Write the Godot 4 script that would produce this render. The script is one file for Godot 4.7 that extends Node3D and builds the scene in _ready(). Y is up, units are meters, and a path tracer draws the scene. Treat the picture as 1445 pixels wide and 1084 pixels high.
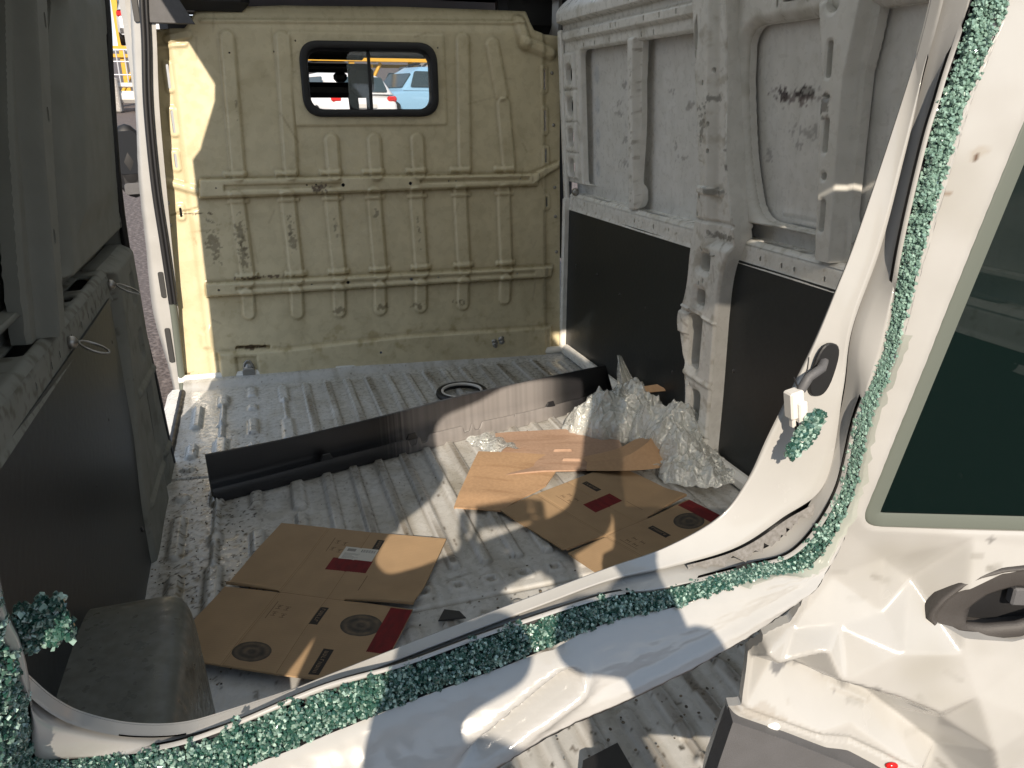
extends Node3D

# ---------------------------------------------------------------- mesh builder
class MB:
	var P := PackedVector3Array()
	var Nn := PackedVector3Array()
	var C := PackedColorArray()
	var T := PackedVector2Array()
	var I := PackedInt32Array()
	var col := Color(1, 1, 1)
	func vert(p: Vector3, n: Vector3, uv := Vector2.ZERO) -> int:
		P.append(p); Nn.append(n); C.append(col); T.append(uv)
		return P.size() - 1
	func tri(a: Vector3, b: Vector3, c: Vector3, outward: Vector3) -> void:
		var n := (c - a).cross(b - a)
		if n.length_squared() < 1e-18:
			return
		n = n.normalized()
		if n.dot(outward) < 0.0:
			n = -n
			var t := b; b = c; c = t
		var k := P.size()
		for q in [a, b, c]:
			vert(q, n)
		I.append_array([k, k + 1, k + 2])
	func quad(a: Vector3, b: Vector3, c: Vector3, d: Vector3, outward: Vector3) -> void:
		tri(a, b, c, outward); tri(a, c, d, outward)
	func box(c: Vector3, s: Vector3, bev := 0.003, bs := Basis()) -> void:
		var h := s * 0.5
		bev = minf(bev, minf(h.x, minf(h.y, h.z)) * 0.9)
		var at := func(g: Vector3, ax: int) -> Vector3:
			var q := Vector3.ZERO
			for k in 3:
				q[k] = g[k] * (h[k] if k == ax else h[k] - bev)
			return c + bs * q
		for ax in 3:
			var b := (ax + 1) % 3
			var d := (ax + 2) % 3
			for sg in [-1.0, 1.0]:
				var q := []
				for st in [[-1, -1], [-1, 1], [1, 1], [1, -1]]:
					var g := Vector3.ZERO
					g[ax] = sg; g[b] = st[0]; g[d] = st[1]
					q.append(at.call(g, ax))
				var o := Vector3.ZERO
				o[ax] = sg
				quad(q[0], q[1], q[2], q[3], bs * o)
			for s1 in [-1.0, 1.0]:
				for s2 in [-1.0, 1.0]:
					var g1 := Vector3.ZERO
					g1[b] = s1; g1[d] = s2; g1[ax] = -1
					var g2 := g1
					g2[ax] = 1
					var o2 := Vector3.ZERO
					o2[b] = s1; o2[d] = s2
					quad(at.call(g1, b), at.call(g2, b), at.call(g2, d), at.call(g1, d), bs * o2)
		for k in 8:
			var g := Vector3(1 if k & 1 else -1, 1 if k & 2 else -1, 1 if k & 4 else -1)
			tri(at.call(g, 0), at.call(g, 1), at.call(g, 2), bs * g)
	func grid(rows: Array, wrap := false, cols: Array = []) -> void:   # smooth surface through rows of points
		var nr := rows.size()
		var nc: int = rows[0].size()
		var k := P.size()
		var acc := PackedVector3Array()
		acc.resize(nr * nc)
		var last := nc if wrap else nc - 1
		for r in nr - 1:
			for q in last:
				var q2 := (q + 1) % nc
				var a: Vector3 = rows[r][q]
				var b: Vector3 = rows[r + 1][q]
				var c: Vector3 = rows[r + 1][q2]
				var d: Vector3 = rows[r][q2]
				var n := (c - a).cross(b - d)
				for e in [r * nc + q, (r + 1) * nc + q, (r + 1) * nc + q2, r * nc + q2]:
					acc[e] += n
				I.append_array([k + r * nc + q, k + (r + 1) * nc + q, k + (r + 1) * nc + q2, k + r * nc + q, k + (r + 1) * nc + q2, k + r * nc + q2])
		for r in nr:
			for q in nc:
				if cols.size():
					col = cols[r][q]
				vert(rows[r][q], acc[r * nc + q].normalized(), Vector2(float(q) / nc, float(r) / nr))
		col = Color(1, 1, 1)
	func tube(pts: Array, rad: float, sides := 8, squash := 1.0) -> void:
		var rows := []
		for i in pts.size():
			var t: Vector3 = (pts[mini(i + 1, pts.size() - 1)] - pts[maxi(i - 1, 0)]).normalized()
			var a := t.cross(Vector3(0.13, 0.31, 0.94)).normalized()
			var b := t.cross(a)
			var ring := PackedVector3Array()
			for k in sides:
				var w := TAU * k / sides
				ring.append(pts[i] + (a * cos(w) + b * sin(w) * squash) * rad)
			rows.append(ring)
		grid(rows, true)
		for e in [0, pts.size() - 1]:
			var o: Vector3 = (pts[e] - pts[1 if e == 0 else pts.size() - 2]).normalized()
			for k in sides - 2:
				tri(rows[e][0], rows[e][k + 1], rows[e][k + 2], o)
	func prism(poly: PackedVector2Array, o: Vector3, u: Vector3, v: Vector3, n: Vector3, d: float, bev := 0.002) -> void:
		var ins := Geometry2D.offset_polygon(poly, -bev)
		var top: PackedVector2Array = ins[0] if ins.size() and ins[0].size() == poly.size() else poly
		var f := func(q: Vector2, k: float) -> Vector3: return o + u * q.x + v * q.y + n * k
		for pair in [[top, d, 1.0], [poly, 0.0, -1.0]]:
			var ix := Geometry2D.triangulate_polygon(pair[0])
			for k in range(0, ix.size(), 3):
				tri(f.call(pair[0][ix[k]], pair[1]), f.call(pair[0][ix[k + 1]], pair[1]), f.call(pair[0][ix[k + 2]], pair[1]), n * pair[2])
		var m := poly.size()
		var ccw := not Geometry2D.is_polygon_clockwise(poly)
		for k in m:
			var k2 := (k + 1) % m
			var e := poly[k2] - poly[k]
			var w := Vector2(e.y, -e.x) * (1.0 if ccw else -1.0)
			var ow := u * w.x + v * w.y
			var j := nearest(top, poly[k])
			var j2 := nearest(top, poly[k2])
			quad(f.call(poly[k], 0.0), f.call(poly[k], d - bev), f.call(poly[k2], d - bev), f.call(poly[k2], 0.0), ow)
			quad(f.call(poly[k], d - bev), f.call(top[j], d), f.call(top[j2], d), f.call(poly[k2], d - bev), ow.normalized() + n)
	func nearest(a: PackedVector2Array, q: Vector2) -> int:
		var b := 0
		for k in a.size():
			if a[k].distance_squared_to(q) < a[b].distance_squared_to(q):
				b = k
		return b
	func ball(c: Vector3, r: Vector3, n := 8, dome := false, bs := Basis()) -> void:
		var rows := []
		for i in n + 1:
			var th := PI * i / n * (0.5 if dome else 1.0)
			var ring := PackedVector3Array()
			for k in n * 2:
				var ph := TAU * k / (n * 2)
				ring.append(c + bs * (r * Vector3(sin(th) * cos(ph), cos(th), sin(th) * sin(ph))))
			rows.append(ring)
		grid(rows, true)
	func done() -> ArrayMesh:
		var a := []
		a.resize(Mesh.ARRAY_MAX)
		a[Mesh.ARRAY_VERTEX] = P; a[Mesh.ARRAY_NORMAL] = Nn; a[Mesh.ARRAY_COLOR] = C; a[Mesh.ARRAY_TEX_UV] = T; a[Mesh.ARRAY_INDEX] = I
		var m := ArrayMesh.new()
		m.add_surface_from_arrays(Mesh.PRIMITIVE_TRIANGLES, a)
		return m

# ---------------------------------------------------------------- pressed sheet: heights, cut-outs and stains on a fine grid
class Sheet:
	var o: Vector3
	var u: Vector3
	var v: Vector3
	var n: Vector3
	var w: float
	var h: float
	var nx: int
	var ny: int
	var du: float
	var dv: float
	var H := PackedFloat32Array()
	var S := PackedFloat32Array()
	var C := PackedColorArray()
	func _init(o_: Vector3, u_: Vector3, v_: Vector3, n_: Vector3, w_: float, h_: float, res: float) -> void:
		o = o_; u = u_; v = v_; n = n_; w = w_; h = h_
		nx = int(ceil(w / res)) + 1
		ny = int(ceil(h / res)) + 1
		du = w / (nx - 1); dv = h / (ny - 1)
		H.resize(nx * ny); S.resize(nx * ny); C.resize(nx * ny)
		S.fill(1.0); C.fill(Color(1, 1, 1))
	func span(x0: float, y0: float, x1: float, y1: float) -> Array:
		return [range(clampi(int(floor(x0 / du)), 0, nx), clampi(int(ceil(x1 / du)) + 1, 0, nx)), range(clampi(int(floor(y0 / dv)), 0, ny), clampi(int(ceil(y1 / dv)) + 1, 0, ny))]
	func rib(a: Vector2, b: Vector2, r: float, height: float, soft: float, flat_top := true) -> void:
		var lo := Vector2(minf(a.x, b.x), minf(a.y, b.y)) - Vector2(r, r)
		var hi := Vector2(maxf(a.x, b.x), maxf(a.y, b.y)) + Vector2(r, r)
		var s := span(lo.x, lo.y, hi.x, hi.y)
		var ab := b - a
		var l2 := maxf(ab.length_squared(), 1e-9)
		for j in s[1]:
			for i in s[0]:
				var p := Vector2(i * du, j * dv)
				var t := clampf((p - a).dot(ab) / l2, 0.0, 1.0)
				var d := r - p.distance_to(a + ab * t)
				if d > 0.0:
					var q := clampf(d / soft, 0.0, 1.0)
					H[j * nx + i] += height * q * q * (3.0 - 2.0 * q)
	func rect(c: Vector2, hs: Vector2, rad: float, height: float, soft: float) -> void:
		var s := span(c.x - hs.x, c.y - hs.y, c.x + hs.x, c.y + hs.y)
		for j in s[1]:
			for i in s[0]:
				var q := (Vector2(i * du, j * dv) - c).abs() - hs + Vector2(rad, rad)
				var d := -(Vector2(maxf(q.x, 0), maxf(q.y, 0)).length() + minf(maxf(q.x, q.y), 0.0) - rad)
				if d > 0.0:
					var k := clampf(d / soft, 0.0, 1.0)
					H[j * nx + i] += height * k * k * (3.0 - 2.0 * k)
	func hole(c: Vector2, hs: Vector2, rad: float, lip := 0.0, lw := 0.008) -> void:
		var e := lw + 2.0 * du
		var s := span(c.x - hs.x - e, c.y - hs.y - e, c.x + hs.x + e, c.y + hs.y + e)
		for j in s[1]:
			for i in s[0]:
				var q := (Vector2(i * du, j * dv) - c).abs() - hs + Vector2(rad, rad)
				var d := Vector2(maxf(q.x, 0), maxf(q.y, 0)).length() + minf(maxf(q.x, q.y), 0.0) - rad
				var k: int = j * nx + i
				S[k] = minf(S[k], d)
				if lip != 0.0 and d < lw:
					var t := 1.0 - clampf(d / lw, 0.0, 1.0)
					H[k] += lip * t * t
	func polyd(poly: PackedVector2Array, p: Vector2) -> float:   # inside positive
		var d := 1e9
		var m := poly.size()
		var ins := false
		var b := poly[m - 1]
		for k in m:
			var a := poly[k]
			var ab := b - a
			var t := clampf((p - a).dot(ab) / maxf(ab.length_squared(), 1e-12), 0.0, 1.0)
			d = minf(d, p.distance_squared_to(a + ab * t))
			if (a.y > p.y) != (b.y > p.y) and p.x < (b.x - a.x) * (p.y - a.y) / (b.y - a.y) + a.x:
				ins = not ins
			b = a
		d = sqrt(d)
		return d if ins else -d
	func outline(poly: PackedVector2Array, edge := 0.0, ew := 0.015) -> void:   # keeps what lies inside; edge bends the border back
		for j in ny:
			for i in nx:
				var d := polyd(poly, Vector2(i * du, j * dv))
				var k: int = j * nx + i
				S[k] = minf(S[k], d)
				if edge != 0.0 and d < ew:
					var t := 1.0 - clampf(d / ew, 0.0, 1.0)
					H[k] += edge * t * t
	func opening(poly: PackedVector2Array, lip := 0.0, lw := 0.015) -> void:
		for j in ny:
			for i in nx:
				var d := -polyd(poly, Vector2(i * du, j * dv))
				var k: int = j * nx + i
				S[k] = minf(S[k], d)
				if lip != 0.0 and d < lw:
					var t := 1.0 - clampf(d / lw, 0.0, 1.0)
					H[k] += lip * t * t
	func area(poly: PackedVector2Array, height: float, soft: float) -> void:
		var lo := poly[0]
		var hi := poly[0]
		for q in poly:
			lo = lo.min(q); hi = hi.max(q)
		var s := span(lo.x, lo.y, hi.x, hi.y)
		for j in s[1]:
			for i in s[0]:
				var d := polyd(poly, Vector2(i * du, j * dv))
				if d > 0.0:
					var q := clampf(d / soft, 0.0, 1.0)
					H[j * nx + i] += height * q * q * (3.0 - 2.0 * q)
	func tin(pts: PackedVector2Array, hs: Array) -> void:
		var ix := Geometry2D.triangulate_delaunay(pts)
		for k in range(0, ix.size(), 3):
			var a := pts[ix[k]]
			var b := pts[ix[k + 1]]
			var c := pts[ix[k + 2]]
			var lo := a.min(b).min(c)
			var hi := a.max(b).max(c)
			var den := (b - a).cross(c - a)
			if absf(den) < 1e-10:
				continue
			var s := span(lo.x, lo.y, hi.x, hi.y)
			for j in s[1]:
				for i in s[0]:
					var p := Vector2(i * du, j * dv)
					var w1 := (p - a).cross(c - a) / den
					var w2 := (b - a).cross(p - a) / den
					if w1 >= -1e-6 and w2 >= -1e-6 and w1 + w2 <= 1.000001:
						H[j * nx + i] = hs[ix[k]] * (1.0 - w1 - w2) + hs[ix[k + 1]] * w1 + hs[ix[k + 2]] * w2
	func blur(times := 1) -> void:
		for t in times:
			var q := H.duplicate()
			for j in range(1, ny - 1):
				for i in range(1, nx - 1):
					var k: int = j * nx + i
					H[k] = (q[k] * 4.0 + q[k - 1] + q[k + 1] + q[k - nx] + q[k + nx]) / 8.0
	func wave(nz: FastNoiseLite, amp: float, sx := 1.0, sy := 1.0) -> void:
		for j in ny:
			for i in nx:
				H[j * nx + i] += amp * nz.get_noise_2d(i * du * sx * 100.0, j * dv * sy * 100.0)
	func slope(f: Callable) -> void:
		for j in ny:
			for i in nx:
				H[j * nx + i] += f.call(i * du, j * dv)
	func grime(nz: FastNoiseLite, lo: float, hi: float, tint: Color, sx := 1.0, sy := 1.0, where := Rect2(-9, -9, 99, 99), feather := 0.05) -> void:
		for j in ny:
			for i in nx:
				var p := Vector2(i * du, j * dv)
				if not where.has_point(p):
					continue
				var e := minf(minf(p.x - where.position.x, where.end.x - p.x), minf(p.y - where.position.y, where.end.y - p.y))
				var t := smoothstep(lo, hi, nz.get_noise_2d(p.x * sx * 100.0, p.y * sy * 100.0)) * clampf(e / feather, 0.0, 1.0)
				if t > 0.0:
					var k: int = j * nx + i
					C[k] = C[k].lerp(C[k] * tint, t)
	func low_dirt(tint: Color, amount: float) -> void:   # grime that gathers where the sheet is pressed in or creased
		var q := H.duplicate()
		for pass_ in 6:
			var r := q.duplicate()
			for j in range(1, ny - 1):
				for i in range(1, nx - 1):
					var k: int = j * nx + i
					q[k] = (r[k - 1] + r[k + 1] + r[k - nx] + r[k + nx]) * 0.25
		for k in H.size():
			var t := clampf((q[k] - H[k]) * amount, 0.0, 1.0)
			C[k] = C[k].lerp(C[k] * tint, t)
	func along(a: Vector2, b: Vector2, r: float, tint: Color, amount: float, nz: FastNoiseLite) -> void:   # dirt or scratches along a line
		var lo := a.min(b) - Vector2(r, r)
		var hi := a.max(b) + Vector2(r, r)
		var s := span(lo.x, lo.y, hi.x, hi.y)
		var ab := b - a
		var l2 := maxf(ab.length_squared(), 1e-9)
		for j in s[1]:
			for i in s[0]:
				var p := Vector2(i * du, j * dv)
				var t := clampf((p - a).dot(ab) / l2, 0.0, 1.0)
				var d := p.distance_to(a + ab * t) / r
				if d < 1.0:
					var k: int = j * nx + i
					var w2 := amount * smoothstep(1.0, 0.5, d) * clampf(0.55 + 1.2 * nz.get_noise_2d(p.x * 320.0, p.y * 90.0), 0.0, 1.0)
					C[k] = C[k].lerp(C[k] * tint, w2)
	func spot(c: Vector2, r: Vector2, tint: Color, amount := 1.0, nz: FastNoiseLite = null, rough := 0.6) -> void:
		var s := span(c.x - r.x * 1.5, c.y - r.y * 1.5, c.x + r.x * 1.5, c.y + r.y * 1.5)
		for j in s[1]:
			for i in s[0]:
				var p := Vector2(i * du, j * dv)
				var d := ((p - c) / r).length()
				if nz:
					d += rough * nz.get_noise_2d(p.x * 2500.0, p.y * 2500.0) + rough * 0.6 * nz.get_noise_2d(p.x * 700.0, p.y * 700.0)
				var t := smoothstep(1.0, 0.6, d) * amount
				if t > 0.0:
					var k: int = j * nx + i
					C[k] = C[k].lerp(tint, t)
	func at(x: float, y: float, lift := 0.0) -> Vector3:
		var k := clampi(int(round(y / dv)), 0, ny - 1) * nx + clampi(int(round(x / du)), 0, nx - 1)
		return o + u * x + v * y + n * (H[k] + lift)
	func put(m: MB, skirt := 0.004, back := 0.0) -> void:
		var base := PackedInt32Array()
		base.resize(nx * ny)
		base.fill(-1)
		var nrm := PackedVector3Array()
		nrm.resize(nx * ny)
		for j in ny:
			for i in nx:
				var k: int = j * nx + i
				var gx := (H[k + 1 if i < nx - 1 else k] - H[k - 1 if i > 0 else k]) / (du * (2.0 if i > 0 and i < nx - 1 else 1.0))
				var gy := (H[k + nx if j < ny - 1 else k] - H[k - nx if j > 0 else k]) / (dv * (2.0 if j > 0 and j < ny - 1 else 1.0))
				nrm[k] = (n - u * gx - v * gy).normalized()
		var pos := func(k: int) -> Vector3: return o + u * ((k % nx) * du) + v * ((k / nx) * dv) + n * H[k]
		for k in nx * ny:
			if S[k] > 0.0:
				m.col = C[k]
				base[k] = m.vert(o + u * ((k % nx) * du) + v * ((k / nx) * dv) + n * H[k], nrm[k], Vector2(float(k % nx) / (nx - 1), 1.0 - float(k / nx) / (ny - 1)))
		var edges := []
		for j in ny - 1:
			for i in nx - 1:
				var k: int = j * nx + i
				var b0 := base[k]
				var b1 := base[k + nx]
				var b2 := base[k + nx + 1]
				var b3 := base[k + 1]
				if b0 >= 0 and b1 >= 0 and b2 >= 0 and b3 >= 0:
					m.I.append_array([b0, b1, b2, b0, b2, b3])
					continue
				if b0 < 0 and b1 < 0 and b2 < 0 and b3 < 0:
					continue
				var ring := [k, k + nx, k + nx + 1, k + 1]
				var got := PackedInt32Array()
				var cuts := []
				for e in 4:
					var a: int = ring[e]
					var b: int = ring[(e + 1) % 4]
					if S[a] > 0.0:
						got.append(base[a])
					if (S[a] > 0.0) != (S[b] > 0.0):
						var t := S[a] / (S[a] - S[b])
						m.col = C[a].lerp(C[b], t)
						var q: Vector3 = pos.call(a).lerp(pos.call(b), t)
						got.append(m.vert(q, nrm[a].lerp(nrm[b], t).normalized(), Vector2(((a % nx) + t * ((b % nx) - (a % nx))) / (nx - 1.0), 1.0 - ((a / nx) + t * ((b / nx) - (a / nx))) / (ny - 1.0))))
						cuts.append(q)
				for e in range(1, got.size() - 1):
					m.I.append_array([got[0], got[e], got[e + 1]])
				if cuts.size() == 2:
					edges.append([cuts[0], cuts[1], (pos.call(k) as Vector3)])
		m.col = Color(1, 1, 1)
		if skirt > 0.0:
			for e in edges:
				m.quad(e[0], e[1], e[1] - n * skirt, e[0] - n * skirt, (e[2] as Vector3) - (e[0] as Vector3) + Vector3(1e-5, 0, 0))
		if back > 0.0:   # a board: its underside and its four borders
			var m0 := m.P.size()
			for k in nx * ny:
				if base[k] >= 0:
					m.vert(m.P[base[k]] - n * back, -m.Nn[base[k]], m.T[base[k]])
			var idx := {}
			var c := 0
			for k in nx * ny:
				if base[k] >= 0:
					idx[k] = m0 + c
					c += 1
			for j in ny - 1:
				for i in nx - 1:
					var k: int = j * nx + i
					if idx.has(k) and idx.has(k + 1) and idx.has(k + nx) and idx.has(k + nx + 1):
						m.I.append_array([idx[k], idx[k + nx + 1], idx[k + nx], idx[k], idx[k + 1], idx[k + nx + 1]])
			for j in ny - 1:
				for i in [0, nx - 1]:
					if S[j * nx + i] > 0.0 and S[(j + 1) * nx + i] > 0.0:
						var a: Vector3 = pos.call(j * nx + i)
						var b: Vector3 = pos.call((j + 1) * nx + i)
						m.quad(a, b, b - n * back, a - n * back, u * (1.0 if i else -1.0))
			for i in nx - 1:
				for j in [0, ny - 1]:
					if S[j * nx + i] > 0.0 and S[j * nx + i + 1] > 0.0:
						var a: Vector3 = pos.call(j * nx + i)
						var b: Vector3 = pos.call(j * nx + i + 1)
						m.quad(a, b, b - n * back, a - n * back, v * (1.0 if j else -1.0))

# ---------------------------------------------------------------- scene helpers
var taken := {}
var M := {}
var rng := RandomNumberGenerator.new()
var van: Node3D

func numbered(called: String, where: Node) -> String:
	var key := "%d/%s" % [where.get_instance_id(), called]
	var k: int = taken.get(key, 0)
	taken[key] = k + 1
	return called if k == 0 else "%s_%03d" % [called, k]

func obj(called: String, m, mat: Material, parent: Node = self, label := "") -> MeshInstance3D:
	var o := MeshInstance3D.new()
	o.mesh = m.done() if m is MB else m
	o.material_override = mat
	o.name = numbered(called, parent)
	parent.add_child(o, true)
	if label:
		o.set_meta("label", label)
	return o

func thing(called: String, label: String, category: String, at := Vector3.ZERO, turn := 0.0, group := "") -> Node3D:
	var o := Node3D.new()
	o.name = numbered(called, self)
	add_child(o, true)
	o.position = at
	o.rotation.y = turn
	return tag(o, label, category, group)

func tag(o: Node, label: String, category: String, group := "") -> Node:
	o.set_meta("label", label)
	o.set_meta("category", category)
	if group:
		o.set_meta("group", group)
	return o

func noise(freq: float, sd: int, octaves := 4, kind := FastNoiseLite.TYPE_SIMPLEX_SMOOTH) -> FastNoiseLite:
	var f := FastNoiseLite.new()
	f.noise_type = kind
	f.frequency = freq
	f.seed = sd
	f.fractal_octaves = octaves
	return f

func tex(freq: float, sd: int, lo: Color, hi: Color, size := 512, kind := FastNoiseLite.TYPE_SIMPLEX_SMOOTH, bump := 0.0, octaves := 5) -> NoiseTexture2D:
	var t := NoiseTexture2D.new()
	t.width = size; t.height = size
	t.seamless = true
	t.noise = noise(freq, sd, octaves, kind)
	if bump > 0.0:
		t.as_normal_map = true
		t.bump_strength = bump
	else:
		var g := Gradient.new()
		g.set_color(0, lo); g.set_color(1, hi)
		g.set_offset(0, 0.25); g.set_offset(1, 0.75)
		t.color_ramp = g
	return t

func mat(lin: Color, rough := 0.5, metal := 0.0, grain: Texture2D = null, scale := 1.0, bumps: Texture2D = null, bump := 0.3, rtex: Texture2D = null) -> StandardMaterial3D:
	var s := StandardMaterial3D.new()
	s.albedo_color = lin.linear_to_srgb()
	s.roughness = rough
	s.metallic = metal
	s.vertex_color_use_as_albedo = true
	if grain or bumps or rtex:
		s.uv1_triplanar = true
		s.uv1_world_triplanar = true
		s.uv1_scale = Vector3.ONE * scale
	if grain:
		s.albedo_texture = grain
	if bumps:
		s.normal_enabled = true
		s.normal_texture = bumps
		s.normal_scale = bump
	if rtex:
		s.roughness_texture = rtex
	return s

func glassy(lin: Color, alpha: float, rough := 0.03) -> StandardMaterial3D:
	var s := mat(lin, rough)
	s.transparency = BaseMaterial3D.TRANSPARENCY_ALPHA
	s.albedo_color.a = alpha
	return s

func V2(a: Array) -> PackedVector2Array:
	var p := PackedVector2Array()
	for k in range(0, a.size(), 2):
		p.append(Vector2(a[k], a[k + 1]))
	return p

func rounded(poly: PackedVector2Array, r: float, steps := 5) -> PackedVector2Array:
	var out := PackedVector2Array()
	var m := poly.size()
	for k in m:
		var p := poly[k]
		var a := poly[(k + m - 1) % m]
		var b := poly[(k + 1) % m]
		var ra := minf(r, p.distance_to(a) * 0.45)
		var rb := minf(r, p.distance_to(b) * 0.45)
		var pa := p + (a - p).normalized() * ra
		var pb := p + (b - p).normalized() * rb
		for s in steps + 1:
			var t := float(s) / steps
			out.append(pa.lerp(p, t).lerp(p.lerp(pb, t), t))
	return out

func smooth(pts: PackedVector3Array, n: int, closed := false) -> PackedVector3Array:
	var out := PackedVector3Array()
	var m := pts.size()
	for k in n:
		var f := float(k) / (n if closed else n - 1) * (m if closed else m - 1)
		var i := mini(int(f), m - 1)
		var t := f - i
		var g := func(j: int) -> Vector3: return pts[posmod(j, m)] if closed else pts[clampi(j, 0, m - 1)]
		out.append((g.call(i) as Vector3).cubic_interpolate(g.call(i + 1), g.call(i - 1), g.call(i + 2), t))
	return out

# ---------------------------------------------------------------- the scene
func _ready() -> void:
	rng.seed = 7
	var cam := Camera3D.new()
	cam.name = "camera"
	cam.fov = 53.3
	cam.near = 0.04
	cam.far = 400.0
	cam.transform = Transform3D(Basis(Vector3(0.9488, 0, 0.31587), Vector3(0.10777, 0.94, -0.32372), Vector3(-0.29692, 0.34118, 0.89187)).orthonormalized(), Vector3(-0.47, 1.04, 0))
	add_child(cam)
	cam.current = true
	var env := Environment.new()
	env.background_mode = Environment.BG_SKY
	var sky := Sky.new()
	var sm := ProceduralSkyMaterial.new()
	sm.sky_top_color = Color(0.54, 0.61, 0.70)
	sm.sky_horizon_color = Color(0.84, 0.86, 0.87)
	sm.sky_curve = 0.14
	sm.ground_bottom_color = Color(0.30, 0.28, 0.26)
	sm.ground_horizon_color = Color(0.55, 0.55, 0.55)
	sm.sky_energy_multiplier = 1.2
	sky.sky_material = sm
	env.sky = sky
	env.tonemap_mode = Environment.TONE_MAPPER_LINEAR
	env.tonemap_exposure = 1.27
	env.sdfgi_enabled = true
	env.ssao_enabled = true
	env.ssil_enabled = true
	var we := WorldEnvironment.new()
	we.name = "world_environment"
	we.environment = env
	add_child(we)
	var sun := DirectionalLight3D.new()
	sun.name = "sun"
	add_child(sun)
	sun.look_at_from_position(Vector3.ZERO, Vector3(0.294, -0.57, -1.0))
	sun.light_energy = 1.6
	sun.light_color = Color(1.0, 0.94, 0.86)
	sun.light_angular_distance = 0.5
	sun.shadow_enabled = true

	materials()
	var ground := MB.new()
	ground.quad(Vector3(-150, -0.62 - 0.068 * 60, 60), Vector3(150, -0.62 - 0.068 * 60, 60), Vector3(150, -0.62 + 0.068 * 150, -150), Vector3(-150, -0.62 + 0.068 * 150, -150), Vector3.UP)
	obj("ground", ground, M.asphalt).set_meta("kind", "structure")

	van = thing("wrecked_van", "white panel van with a smashed rear door window and an emptied cargo bay", "van")
	cargo_floor()
	bulkhead()
	right_side()
	left_side()
	shell_and_cab()
	broken_door()
	closed_door()
	loose_things()
	yard()
	photographer()

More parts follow.
